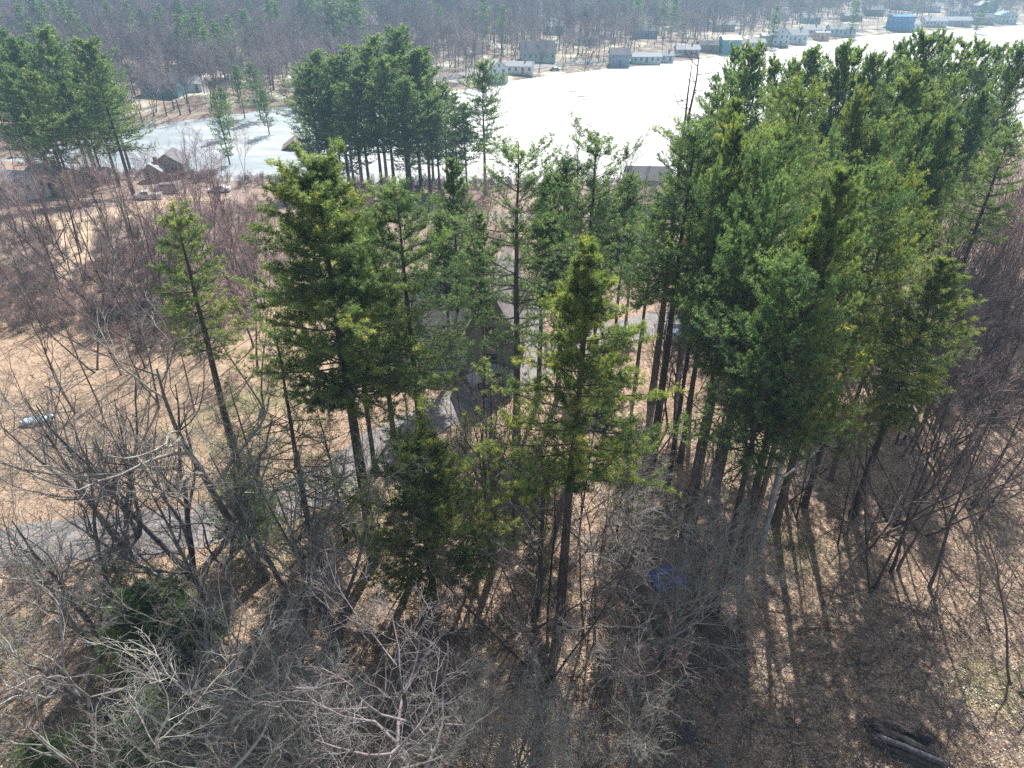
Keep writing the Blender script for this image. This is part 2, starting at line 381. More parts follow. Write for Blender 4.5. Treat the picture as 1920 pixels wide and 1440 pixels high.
def strip(name, pts, width, m, dz=.05, pixel=True, step=1.0):
    if pixel: pts = [stand(a, b) for a, b in pts]
    P = np.array(pts, float); seg = np.linalg.norm(np.diff(P, axis=0), axis=1); s = np.concatenate([[0], np.cumsum(seg)])
    q = np.arange(0, s[-1], step); C = np.stack([np.interp(q, s, P[:, 0]), np.interp(q, s, P[:, 1])], -1)
    for _ in range(6): C[1:-1] = (C[:-2]+C[2:]+2*C[1:-1])/4
    T = nrm(np.gradient(C, axis=0)); Nn = np.stack([-T[:, 1], T[:, 0]], -1)
    k = 7; o_ = np.linspace(-.5, .5, k)
    wd = width*(1+.10*np.sin(q*.9)*0+.05*np.sin(q*.37))
    XY = C[:, None]+Nn[:, None]*o_[None, :, None]*wd[:, None, None]
    XY[:, 0] += rng.normal(0, .16, (len(C), 2)); XY[:, -1] += rng.normal(0, .16, (len(C), 2))
    Zs = ground(XY[..., 0], XY[..., 1])+dz*(1-(np.abs(o_)*2)**6*.0)
    Vv = np.concatenate([XY, Zs[..., None]], -1).reshape(-1, 3)
    ix = np.arange(len(C)-1)[:, None]*k+np.arange(k-1)[None]
    Ff = np.stack([ix, ix+1, ix+1+k, ix+k], -1).reshape(-1, 4)
    o = link(name, mk(name, Vv, [Ff], m)); o['kind'] = 'structure'; return o
strip('road', [(-400, 1110), (-100, 1045), (60, 1015), (300, 1000), (480, 965), (620, 905), (740, 820), (860, 760), (960, 705), (1080, 650), (1200, 610), (1330, 590), (1500, 585), (1800, 560)], 4.5, M_ROAD)
strip('driveway', [(940, 712), (985, 640), (990, 560), (965, 520)], 4.2, M_ROAD, .07)
strip('lakeside_lane', [(640, 380), (800, 395), (960, 405), (1200, 402), (1500, 395)], 3.4, M_ROAD, .05)
strip('dirt_track', [(-40, 405), (60, 410), (150, 425), (230, 395), (330, 372), (430, 372)], 7, M_DIRT, .05)
strip('sandy_track', [(150, 425), (140, 470), (150, 540)], 4, M_DIRT, .07)
strip('far_shore_road', [(560, 178), (700, 170), (880, 138), (1000, 126), (1150, 110), (1230, 106), (1330, 97), (1450, 76), (1600, 55), (1760, 45), (1960, 38)], 6, M_ROAD, .15, step=3)
strip('far_upper_road', [(1120, 66), (1300, 52), (1450, 44), (1600, 28), (1700, 24)], 7, M_ROAD, .2, step=3)

BL = ('blue_grey_siding', (.20, .31, .42)); TE = ('teal_siding', (.11, .28, .33)); WHS = ('white_siding', (.72, .74, .76)); TAN = ('tan_siding', (.52, .42, .30)); GRN = ('grey_green_siding', (.26, .33, .28)); RED = ('barn_red_siding', (.30, .13, .12)); BLU = ('bright_blue_siding', (.05, .22, .42)); GRY = ('grey_siding', (.38, .38, .40)); BRN = ('brown_siding', (.20, .14, .11))
RG = ('grey_shingle', (.17, .165, .18)); RD = ('dark_shingle', (.10, .10, .11)); RW = ('snowy_white_roof', (.80, .80, .80)); RB = ('brown_shingle', (.20, .14, .12)); RT = ('teal_roof', (.25, .42, .42)); RP = ('pale_roof', (.36, .38, .40))
HS = [
 ('brown roofed lakeside house above the lane, glimpsed between the pines', 1228, 408, 11, 7, 2.4, 1.5, 'x', BRN, RB, 5),
 ('small grey roofed cabin at the near edge of the white lake', 1215, 362, 8, 6, 2.6, 1.8, 'x', GRY, RG, -4),
 ('grey green house with white trim on the near bank of the cove', 316, 334, 6, 6, 2.8, 2.0, 'y', GRN, RG, 8),
 ('small grey shed with peaked roof left of the grey green cove house', 286, 341, 3.6, 4, 2.2, 1.4, 'y', GRY, RP, 8),
 ('tan walled building with grey roof between the upper left pines', 88, 362, 8, 6, 2.6, 1.7, 'x', TAN, RG, -20),
 ('long pale roofed building at the left edge beside the pines', 12, 372, 9, 6, 2.6, 1.5, 'x', WHS, RP, -10),
 ('low reddish shed beside the dirt track', 178, 346, 4.5, 3, 2.0, .8, 'x', RED, RP, 5),
 ('brown house with dark pitched roof at the cove right of the mauve shrub tree', 552, 300, 6, 6, 2.6, 2.0, 'y', BRN, RB, 12),
 ('blue grey lake house with two gabled dormers above the pale bank of the cove', 300, 182, 12, 8, 3.6, 2.4, 'x', TE, RD, 0),
 ('barn red garage with flat teal roof among the bare trees', 290, 112, 13, 8, 3, .8, 'x', RED, RT, 4),
 ('white gabled house in the hazy wood above the tall shore pines', 548, 92, 8, 8, 5, 3.6, 'y', WHS, RP, 0),
 ('low tan house left of the white gabled one in the hazy wood', 516, 94, 9, 8, 3, 2, 'x', TAN, RP, 0),
 ('small white house in the hazy wood below the far conifers', 484, 90, 9, 6, 3, 1.8, 'x', WHS, RP, 0),
 ('small pale house peeping over the upper left pines', 176, 88, 8, 7, 3, 2.6, 'y', WHS, RP, 10),
 ('blue grey shed right of the upper left pines', 200, 122, 6, 5, 2.8, 1.6, 'y', BL, RG, 10),
 ('low white cottage beyond the cove behind the upper left pines', 210, 150, 9, 6, 2.6, 1.4, 'x', WHS, RP, 0),
 ('low pale cottage right of the blue grey lake house', 360, 172, 7, 6, 2.4, 1.5, 'x', WHS, RP, 0),
 ('white two storey house at the near end of the far shore beside the pines', 932, 154, 7, 8, 4.8, 2.4, 'y', ('pale_blue_siding', (.55, .64, .68)), RP, 12),
 ('long low white house with dark blue shaded front behind the first far shore house', 975, 140, 11, 6, 2.6, 1.4, 'x', WHS, RP, -6),
 ('large grey peaked roof house with green side on the far shore', 1008, 116, 15, 10, 3.2, 4.2, 'x', ('sage_siding', (.35, .50, .44)), RG, 6),
 ('blue grey boxy lake house with pitched roof standing on the far shoreline', 1162, 125, 8.5, 7, 4.6, 2.2, 'x', BL, RG, 0),
 ('long low pale teal cottage right of the blue grey boxy lake house', 1212, 119, 13, 6, 2.6, 1.2, 'x', ('pale_teal_siding', (.50, .64, .63)), RP, 2),
 ('small teal waterside cottage right of the long pale teal one', 1250, 117, 6, 5, 2.5, 1.3, 'x', ('pale_teal_siding', (.50, .64, .63)), RP, 2),
 ('tall teal house with bright white roof on the far shore', 1370, 102, 9, 8, 6.2, 1.5, 'x', ('deep_teal_siding', (.07, .32, .38)), RW, 0),
 ('dark low house left of the tall teal one', 1330, 98, 10, 7, 2.8, 1.6, 'x', BRN, RD, 0),
 ('low violet grey cottage behind the dead topped pine', 1290, 106, 11, 7, 2.8, 1.6, 'x', GRY, RP, 0),
 ('small house with bright white roof right of the tall teal house', 1437, 84, 5.5, 5, 4.2, 1.0, 'x', GRY, RW, 0),
 ('low white waterside cottage right of the tall teal house', 1420, 91, 8, 6, 2.6, 1.4, 'x', WHS, RP, 0),
 ('white and blue house with several steep gables on the far shore', 1463, 86, 9, 9, 5.4, 3.6, 'y', ('pale_blue_siding', (.55, .64, .68)), RG, 0),
 ('pale grey house touching the steep gabled white and blue one', 1494, 82, 11, 8, 4.0, 2.4, 'x', ('pale_blue_siding', (.55, .64, .68)), RP, 0),
 ('low white house on the far shore left of the orange tan box shaped cabin', 1524, 68, 11, 7, 3, 1.8, 'x', WHS, RP, 0),
 ('orange tan box shaped cabin at the far waterline', 1542, 75, 8, 5, 3.6, .5, 'x', ('orange_tan_siding', (.62, .42, .25)), RP, 0),
 ('long pale blue lake house right of the orange tan cabin', 1580, 68, 16, 8, 3.4, 2.2, 'x', ('pale_blue_siding', (.55, .64, .68)), RP, 0),
 ('square building wrapped in bright blue sheeting on the far shore', 1691, 58, 14, 9, 8.0, .8, 'x', BLU, ('blue_roof', (.06, .24, .44)), 0),
 ('small white cottage right of the bright blue building', 1716, 57, 6, 6, 3.4, 1.4, 'x', WHS, RP, 0),
 ('low white house above the shore, second right of the bright blue building', 1755, 50, 15, 8, 3.2, 2, 'x', WHS, RP, 0),
 ('low pale grey house in the far right shore row', 1800, 49, 16, 8, 3.2, 2, 'x', GRY, RP, 0),
 ('teal roofed house near the right end of the far shore', 1888, 44, 14, 9, 5, 2.4, 'y', ('pale_teal_siding', (.50, .64, .63)), RT, 0),
 ('violet grey house left of the teal roofed one on the far right shore', 1845, 46, 14, 9, 4, 2.4, 'x', GRY, RG, 0),
 ('white house in the second row above the steep gabled one', 1462, 38, 14, 9, 3.5, 2.2, 'x', WHS, RP, 0),
 ('pale house with small dark windows in the second row beyond the lake', 1522, 44, 12, 8, 3.5, 2.2, 'x', ('sage_siding', (.35, .50, .44)), RP, 0),
 ('brown house in the second row above the bright blue building', 1640, 30, 13, 9, 4, 2.4, 'x', BRN, RP, 0),
 ('white house far up the right slope at the top right', 1745, 22, 16, 9, 4, 2.4, 'x', WHS, RP, 0),
 ('blue grey house far up the slope near the top right corner', 1850, 24, 16, 10, 5, 3, 'y', BL, RP, 0),
 ('small white house in the far wood above the big grey peaked roof', 1040, 64, 10, 8, 3.4, 2, 'x', WHS, RP, 0),
 ('pale green house in the far wood over the shore pines', 840, 60, 10, 8, 3.4, 2.2, 'x', ('sage_siding', (.35, .50, .44)), RP, 0),
 ('small white house half way up the wood at top centre left', 700, 62, 10, 8, 3.4, 2, 'x', WHS, RP, 0),
 ('low brown house in the wood behind the shore pines', 760, 88, 11, 7, 3, 2, 'x', BRN, RP, 0),
 ('tiny white house high in the wood at upper left', 236, 52, 10, 8, 3.4, 2.2, 'x', WHS, RP, 0),
 ('pale cottage among bare trees right of the red garage', 372, 98, 9, 7, 3, 2, 'x', WHS, RP, 0),
 ('grey cottage among bare trees behind the cove', 430, 132, 8, 6, 2.8, 1.8, 'x', GRY, RP, 0),
 ('tan house in the second row behind the tall teal house', 1360, 58, 12, 8, 3.4, 2.2, 'x', TAN, RP, 0),
 ('white house in the second row above the grey peaked roof', 1100, 84, 11, 7, 3, 2, 'x', WHS, RP, 0),
 ('red brown house in the second row left of the blue building', 1600, 40, 13, 8, 3.4, 2.2, 'x', RED, RP, 0),
 ('white house in the second row right of the blue building', 1800, 30, 14, 8, 3.6, 2.2, 'x', WHS, RP, 0),
 ('teal house high on the slope near the top right', 1690, 18, 15, 9, 4, 2.4, 'x', TE, RP, 0),
 ('dark blue house above the long pale teal cottage', 1212, 72, 12, 8, 3.6, 2.2, 'x', BL, RD, 0),
]
# ------------------------------------------------------------------ tree kinds
PK = {}
PK['full'] = pine('full_pine', 1, 26, .50, 4.6, shape=.58, whorl=.72, n2=20, tuft=13, wk=1.15)
PK['fullb'] = pine('fullb_pine', 41, 25, .53, 4.8, shape=.55, whorl=.74, n2=15, sparse=.14, tuft=9, wk=1.4)
PK['tall'] = pine('tall_pine', 2, 25, .55, 4.5, shape=.5, whorl=.74, n2=15, tuft=9, wk=1.4)
PK['tallb'] = pine('tallb_pine', 42, 25, .58, 3.8, shape=.45, whorl=.78, n2=15, sparse=.15)
PK['high'] = pine('high_pine', 3, 25, .62, 3.8, shape=.45, whorl=.8, sparse=.12, n2=14)
PK['cone'] = pine('cone_pine', 4, 23, .48, 4.1, shape=.8, whorl=.7, n2=18, tuft=12, wk=1.15)
PK['saplingpine'] = pine('sapling_pine', 55, 8, .2, 2.0, n2=9, tuft=6, wk=1.5, whorl=.55, deadlow=False, shape=.6, sparse=.25)
PK['young'] = pine('young_pine', 5, 12, .2, 3.9, n2=17, tuft=11, wk=1.15, whorl=.58, deadlow=False, shape=.55)
PK['open'] = pine('open_pine', 6, 25, .52, 4.2, sparse=.3, tuft=7, shape=.5, whorl=.8)
PK['slim'] = pine('slim_pine', 8, 23, .60, 2.9, sparse=.2, tuft=7, shape=.6)
PK['hemlock'] = pine('hemlock', 9, 17, .12, 4.2, sparse=.25, top_up=25, sag=10, nl=.10, tuft=6, m=5)
PK['mida'] = pine('mida_pine', 10, 26, .32, 6.0, m=4, nl=.30, nw=.045, n2=12, tuft=7, whorl=.85, shape=.5)
PK['midb'] = pine('midb_pine', 11, 26, .36, 5.4, m=4, nl=.30, nw=.045, n2=12, tuft=7, whorl=.9, sparse=.12, shape=.45)
PK['midc'] = pine('midc_pine', 12, 25, .25, 4.8, m=4, nl=.28, nw=.04, n2=11, tuft=6, whorl=.9, sparse=.1, top_up=35, shape=.6)
PK['fara'] = pine('fara_pine', 13, 24, .22, 5.0, m=3, nl=.6, nw=.09, n2=6, tuft=4, whorl=1.2, deadlow=False, top_up=30, shape=.7)
BK = {}
BK['oak_a'] = bare_tree('oak_a', 21, 16, .30, 9, 6, 5, 3, rmin=.015, base=.28, forks=3, ratio=.42)
BK['oak_d'] = bare_tree('oak_d', 52, 15, .25, 9, 6, 5, 3, rmin=.014, base=.4, spread=58, ratio=.55, wob=.22, tmat=M_PALE)
BK['oak_b'] = bare_tree('oak_b', 22, 16, .32, 9, 6, 5, 3, rmin=.015, base=.35, spread=52, ratio=.48, wob=.2)
BK['oak_c'] = bare_tree('oak_c', 23, 17, .31, 9, 6, 5, 3, rmin=.015, base=.3, forks=2, ratio=.45, wob=.19)
BK['brush'] = bare_tree('brushy', 24, 11, .17, 15, 8, 6, 4, base=.22, forks=3, ratio=.48, spread=55, wob=.2, rmin=.014, tmat=M_PALE)
BK['slender_a'] = bare_tree('slender_a', 25, 16, .11, 9, 5, 4, 0, base=.5, spread=32, ratio=.22, wob=.1, bmat=M_BARKD, tmat=M_TWIGD)
BK['slender_b'] = bare_tree('slender_b', 26, 17, .12, 12, 5, 4, 0, base=.4, spread=36, ratio=.24, wob=.12, bmat=M_BARKD, tmat=M_TWIGD, forks=2)
BK['mid_a'] = bare_tree('mid_a', 27, 18, .17, 14, 7, 6, 0, base=.35, spread=38, ratio=.36, rmin=.016, bmat=M_BARKD, tmat=M_TWIGD)
BK['mid_b'] = bare_tree('mid_b', 28, 18, .16, 14, 7, 6, 0, base=.45, spread=40, ratio=.38, rmin=.016, bmat=M_BARKD, tmat=M_TWIGM, forks=2)
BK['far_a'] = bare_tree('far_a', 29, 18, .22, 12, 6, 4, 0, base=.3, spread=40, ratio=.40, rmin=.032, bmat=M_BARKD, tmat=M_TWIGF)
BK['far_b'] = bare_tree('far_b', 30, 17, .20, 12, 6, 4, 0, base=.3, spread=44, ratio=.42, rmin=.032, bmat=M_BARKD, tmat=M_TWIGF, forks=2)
BK['sapling'] = bare_tree('sapling', 31, 5, .035, 9, 5, 4, 0, base=.15, spread=35, ratio=.45, rmin=.007, tmat=M_TWIGD, forks=2)
BK['thicket'] = bare_tree('thicket', 32, 2.6, .025, 5, 5, 3, 0, base=.1, spread=40, ratio=.6, rmin=.011, tmat=M_TWIGM, forks=5, wob=.2)
BK['thicket_b'] = bare_tree('thicket_b', 33, 2.2, .02, 5, 5, 3, 0, base=.1, spread=48, ratio=.6, rmin=.011, tmat=M_TWIG, forks=6, wob=.25)

def put_pine(kind, x, y, h, label, group=None, hue=.1, wide=1.0, rz=None, name='pine_tree', lean=None):
    tr, lb, fo, H = PK[kind]; s = h/H; rz = rng.random()*6.28 if rz is None else rz
    t = thing(name, label, 'tree', (x, y, gz(x, y)-.05), rz, group, (s*wide, s*wide, s))
    if lean: t.rotation_euler = (lean[0], lean[1], rz)
    link('trunk', tr, t); link('limbs', lb, t); f = link('crown', fo, t); f['hue'] = float(hue)
    return t
def put_bare(kind, x, y, h, label, group=None, wide=1.0, rz=None, name='bare_tree', lean=None, cat='tree'):
    tr, cr, H = BK[kind]; s = h/H; rz = rng.random()*6.28 if rz is None else rz
    t = thing(name, label, cat, (x, y, gz(x, y)-.05), rz, group, (s*wide, s*wide, s))
    if lean: t.rotation_euler = (lean[0], lean[1], rz)
    link('trunk', tr, t); link('crown', cr, t)
    return t

# ------------------------------------------------------------------ pines placed one by one: (kind, top px, top py, height, hue, wide, label)
ORD = ['leftmost', 'second', 'third', 'fourth', 'fifth', 'sixth', 'seventh', 'eighth', 'ninth', 'tenth', 'eleventh', 'twelfth', 'thirteenth', 'fourteenth', 'fifteenth', 'sixteenth', 'seventeenth', 'eighteenth', 'nineteenth', 'twentieth']
def ordinals(tops, n0=0):
    xs_ = [t_[0] for t_ in tops]; o_ = sorted(range(len(xs_)), key=lambda i: xs_[i]); r_ = [0]*len(xs_)
    for k_, i in enumerate(o_): r_[i] = ORD[k_] if k_ == 0 else ORD[k_]+' from left'
    return r_
HERO = [
 ('full', 590, 303, 26, .5, 1.2, 'largest pine left of centre with sunlit yellow green top and broad crown'),
 ('tall', 750, 362, 24, .08, .98, 'blue green pine directly right of the largest pine, in front of the grey house'),
 ('open', 972, 262, 25.5, .05, 1.05, 'open crowned pine with long bare dark trunk right of the grey house'),
 ('cone', 1090, 458, 24, .75, 1.0, 'centre pine with yellow tipped right side and pale trunk to the leaf litter'),
 ('tallb', 1118, 248, 24.5, .08, 1.15, 'dense pine behind the centre pine, just below the white lake'),
 ('cone', 845, 300, 19.5, .12, .8, 'narrow pine standing between the blue green pine and the open crowned one'),
 ('young', 788, 836, 12.2, .85, 1.3, 'young bushy pine in the foreground, branches reaching almost to the ground'),
 ('slim', 315, 388, 22.5, .6, 1.15, 'slender thin crowned pine at the left edge of the wood'),
 ('hemlock', 500, 612, 18, .0, 1.0, 'sparse dark teal hemlock behind grey twigs left of the largest pine'),
 ('tall', 1310, 232, 25, .05, 1.1, 'dark blue green pine with tall bare trunk at the left of the right hand grove'),
 ('fullb', 1422, 285, 25, .10, .85, 'bushy rounded green pine near the left side of the right hand grove'),
 ('cone', 1545, 405, 23.5, .95, 1.0, 'bright yellow green pine at the front of the right hand grove'),
 ('tall', 1490, 505, 22.5, .02, .9, 'shaded dark green pine in front of the bright yellow green one'),
 ('fullb', 1515, 168, 26, .7, .9, 'orange tinged pine standing high in the middle of the right hand grove'),
 ('tallb', 1640, 310, 25, .05, .9, 'dark green pine right of the bright yellow green pine'),
 ('cone', 1768, 488, 19.5, .8, 1.05, 'yellow olive pine at the right edge of the grove above the sunny slope'),
 ('full', 1712, 135, 26, .45, .9, 'pine with rusty yellow upper boughs at the right of the grove'),
 ('high', 1385, 430, 22, .05, .8, 'very dark pine filling the shade between the rounded and the yellow pines'),
 ('high', 1900, 240, 23, .25, 1.0, 'dark pine at the right border standing above the mauve bare trees'),
]
for k, px, py, h, hue, wd, lab in HERO:
    x, y = stand(px, py, h); put_pine(k, x, y, h, lab, None, hue, wd)
# skyline of the right hand grove against the snow
SKY = [('midb', 1380, 100, 25), ('mida', 1412, 96, 26), ('midb', 1455, 122, 24), ('mida', 1522, 98, 25), ('midc', 1548, 100, 24), ('mida', 1582, 90, 26), ('midb', 1606, 104, 25),
       ('mida', 1642, 110, 25), ('midb', 1690, 88, 25), ('mida', 1742, 70, 27), ('midb', 1770, 78, 26), ('midc', 1815, 66, 27), ('midb', 1838, 88, 25), ('midb', 1872, 96, 24), ('mida', 1916, 90, 25),
       ('midc', 1348, 132, 24), ('midb', 1490, 128, 24), ('midb', 1668, 118, 24)]
for (k, px, py, h), on in zip(SKY, ordinals([q[1:] for q in SKY])):
    x, y = stand(px, py, h); put_pine(k, x, y, h, on+' pine of the grove skyline, its top against the white lake', 'pines along the lake side of the right hand grove', rng.uniform(0, .35), rng.uniform(.62, .85))
FILL = [(1340, 190), (1395, 200), (1450, 215), (1480, 160), (1560, 190), (1610, 170), (1660, 175), (1760, 170), (1800, 150), (1850, 165), (1890, 150),
        (1375, 250), (1480, 255), (1560, 255), (1645, 235), (1700, 230), (1790, 225), (1350, 330), (1470, 330), (1580, 315), (1690, 330),
        (1610, 420), (1720, 400)]
FROW = lambda py: 0 if py < 200 else 1 if py < 290 else 2 if py < 360 else 3
FON = {}
for r_ in range(4):
    m_ = [q for q in FILL if FROW(q[1]) == r_]
    FON.update(dict(zip(m_, ordinals(m_))))
for px, py in FILL:
    on = FON[(px, py)]; row = ['rear row', 'third row', 'second row', 'front row'][FROW(py)]
    px += rng.uniform(-10, 10); py += rng.uniform(-10, 10); h = rng.uniform(20.5, 26) if py < 400 else rng.uniform(20, 22)
    k = rng.choice(['full', 'tall', 'cone', 'tallb', 'fullb', 'high']); x, y = stand(px, py, h)
    hu = float(np.clip(rng.beta(1.1, 1.8), 0, .9)); kind = 'dark green' if hu < .2 else 'mid green' if hu < .45 else 'olive tinged' if hu < .65 else 'rusty yellow'
    put_pine(k, x, y, h, f'{kind} pine, {on} in the {row} inside the right hand grove', 'pines of the right hand grove', hu, rng.uniform(.6, .8))
# pines between the road and the lake in the middle
MP = [('cone', 1065, 300, 21, .15, .9), ('full', 1180, 330, 17, .1, .8), ('cone', 1020, 330, 20, .1, .9), ('cone', 900, 400, 17, .12, .8), ('full', 1135, 360, 16, .12, .9), ('cone', 1230, 380, 17, .1, .9),
                              ('cone', 830, 400, 16, .2, .9), ('tall', 690, 400, 19, .25, .9), ('cone', 1190, 440, 10, .15, 1.2), ('cone', 640, 420, 20, .2, .8)]
for (k, px, py, h, hue, wd), on in zip(MP, ordinals([q[1:] for q in MP])):
    x, y = stand(px, py, h); put_pine(k, x, y, h, on+' green pine between the road and the near shore of the white lake', 'pines between the road and the lake', hue, wd)
# stand of tall pines by the near shore, and at the far left
TB = [(590, 100, 345), (625, 110, 350), (648, 78, 352), (690, 92, 360), (742, 58, 352), (772, 105, 365), (560, 160, 325), (718, 115, 372), (830, 160, 350), (668, 130, 366), (800, 130, 345), (615, 135, 335), (755, 150, 380), (575, 130, 355), (640, 150, 372), (700, 75, 345), (790, 95, 360), (815, 185, 372), (600, 190, 360), (870, 200, 365)]
TBO = ordinals(TB)
for i, (px, py, yb) in enumerate(TB):
    x, y, h = stand_tb(px, py, yb); put_pine(['mida', 'midb', 'midc', 'midb'][i % 4], x, y, h, TBO[i]+' tall dark pine in the close stand left of the white lake', 'tall pines on the near shore', rng.uniform(.0, .25), rng.uniform(.95, 1.25))
x, y, h = stand_tb(905, 122, 365); put_pine('midb', x, y, h, 'rightmost tall pine of the shore stand, layered boughs reaching over the lake', 'tall pines on the near shore', .05, 1.1)
x, y, h = stand_tb(850, 170, 370); put_pine('midc', x, y, h, 'paler green pine just left of the layered pine by the lake', 'tall pines on the near shore', .3, .85)
UL = [(45, 95, 345), (82, 62, 360), (18, 128, 370), (112, 118, 350), (165, 78, 365), (186, 120, 330), (-20, 100, 350), (60, 140, 385), (135, 150, 330), (0, 60, 330), (30, 75, 345), (100, 70, 335), (150, 110, 350)]
ULO = ordinals(UL)
for i, (px, py, yb) in enumerate(UL):
    x, y, h = stand_tb(px, py, yb); put_pine(['mida', 'midb'][i % 2], x, y, h, ULO[i]+' tall pine in the clump at the upper left edge', 'tall pines at the upper left', rng.uniform(.0, .3), rng.uniform(.9, 1.15))
for px, py, yb, lab in [(400, 165, 330, 'dark shaggy spruce on the bank of the cove'), ]:
    x, y, h = stand_tb(px, py, yb); put_pine('midc', x, y, h, lab, None, 0, .8)
CV = [(440, 125, 17), (470, 120, 18), (412, 165, 15), (490, 170, 14), (560, 120, 15)]
for (px, py, h), on in zip(CV, ordinals(CV)):
    x, y = stand(px, py, h); put_pine('midb', x, y, h, on+' green pine across the cove among the bare trees', 'pines across the cove', .1, 1)
FC = [(100, -25, 22), (112, -5, 20), (360, 28, 20), (378, 45, 16), (500, -20, 26), (515, 0, 22), (615, -35, 30), (652, -45, 32), (660, -20, 28), (180, -30, 20), (330, -20, 22), (1460, 8, 20), (1287, 22, 14), (1610, 0, 20), (1850, -2, 22), (560, -20, 22), (30, 5, 20)]
for (px, py, h), on in zip(FC, ordinals(FC)):
    x, y = stand(px, py, h); put_pine('fara', x, y, h, on+' dark bluish conifer rising in the hazy wood at the top edge', 'conifers in the far wood', 0, 1.1)
# young evergreens of the understorey
for k, px, py, h, hue, wd, lab in [
  ('young', 445, 893, 6.5, .62, 1.25, 'olive young pine beside the road, right of the bare forked tree'),
  ('young', 250, 1108, 6.5, .05, 1.5, 'dark green young pine under bare branches at lower left'),
  ('young', 320, 1130, 5.5, .0, 1.4, 'low dark green pine touching the lower left young pine'),
  ('young', 260, 1330, 5, .0, 1.5, 'deeply shaded small evergreen at the bottom left below the branches'),
  ('young', 60, 1395, 4.5, .1, 1.2, 'small green pine in the bottom left corner'),
  ('saplingpine', 200, 1040, 5, .5, 1.3, 'olive sapling pine at the left road edge'),
  ('saplingpine', 872, 775, 6, .55, .9, 'pale olive sapling pine above the young bushy pine'),
  ('saplingpine', 925, 800, 6, .5, 1.0, 'thin olive sapling pine beside the trunk in the centre'),
  ('saplingpine', 1170, 880, 6, .5, 1.0, 'loose olive pine sapling right of the centre pine trunk'),
  ('saplingpine', 1020, 880, 6, .05, 1.0, 'teal green sapling pine at the foot of the centre pine'),
  ('hemlock', 600, 740, 12, .0, .9, 'thin dark hemlock behind the trunk of the largest pine'),
  ('hemlock', 430, 700, 12, .05, .9, 'smaller teal hemlock left of the sparse dark one'),
  ]:
    x, y = stand(px, py, h); put_pine(k, x, y, h, lab, None, hue, wd, name='hemlock_tree' if k == 'hemlock' else 'young_pine_tree')

# dead topped spire beside the white lake
x, y = stand(1305, 112, 28); sp = thing('dead_topped_pine', 'pine with twisted bare dead top reaching up against the white lake', 'tree', (x, y, gz(x, y)), .3)
tr, lb, fo, H = PK['open']; s = 23/H; link('trunk', tr, sp, scale=(s*1.15, s*1.15, 28/H)); link('limbs', lb, sp, scale=(s*.8, s*.8, s)); f = link('crown', fo, sp, scale=(s*.8, s*.8, s)); f['hue'] = .05
g = np.random.default_rng(77); Tp = np.zeros((1, 6, 3)); Tp[0, :, 2] = np.linspace(22, 28, 6); Tp[0, :, 0] = [0, .1, .0, .15, .25, .2]
P1, R1, L1 = grow(Tp, np.full((1, 6), .09), np.array([6.]), 16, .05, 1, 75, .34, 7, .05, .3, .5, .03, g); P2, R2, L2 = grow(P1, R1, L1, 6, .3, 1, 45, .4, 4, .05, .3, .7, .02, g)
V, Fs = join([tubes(Tp, np.linspace(.12, .04, 6)[None], 6), tubes(P1, R1*.7, 4), tubes(P2, R2*.8, 3)]); link('dead_top', mk('dead_top', V, Fs, M_DEADTOP), sp)

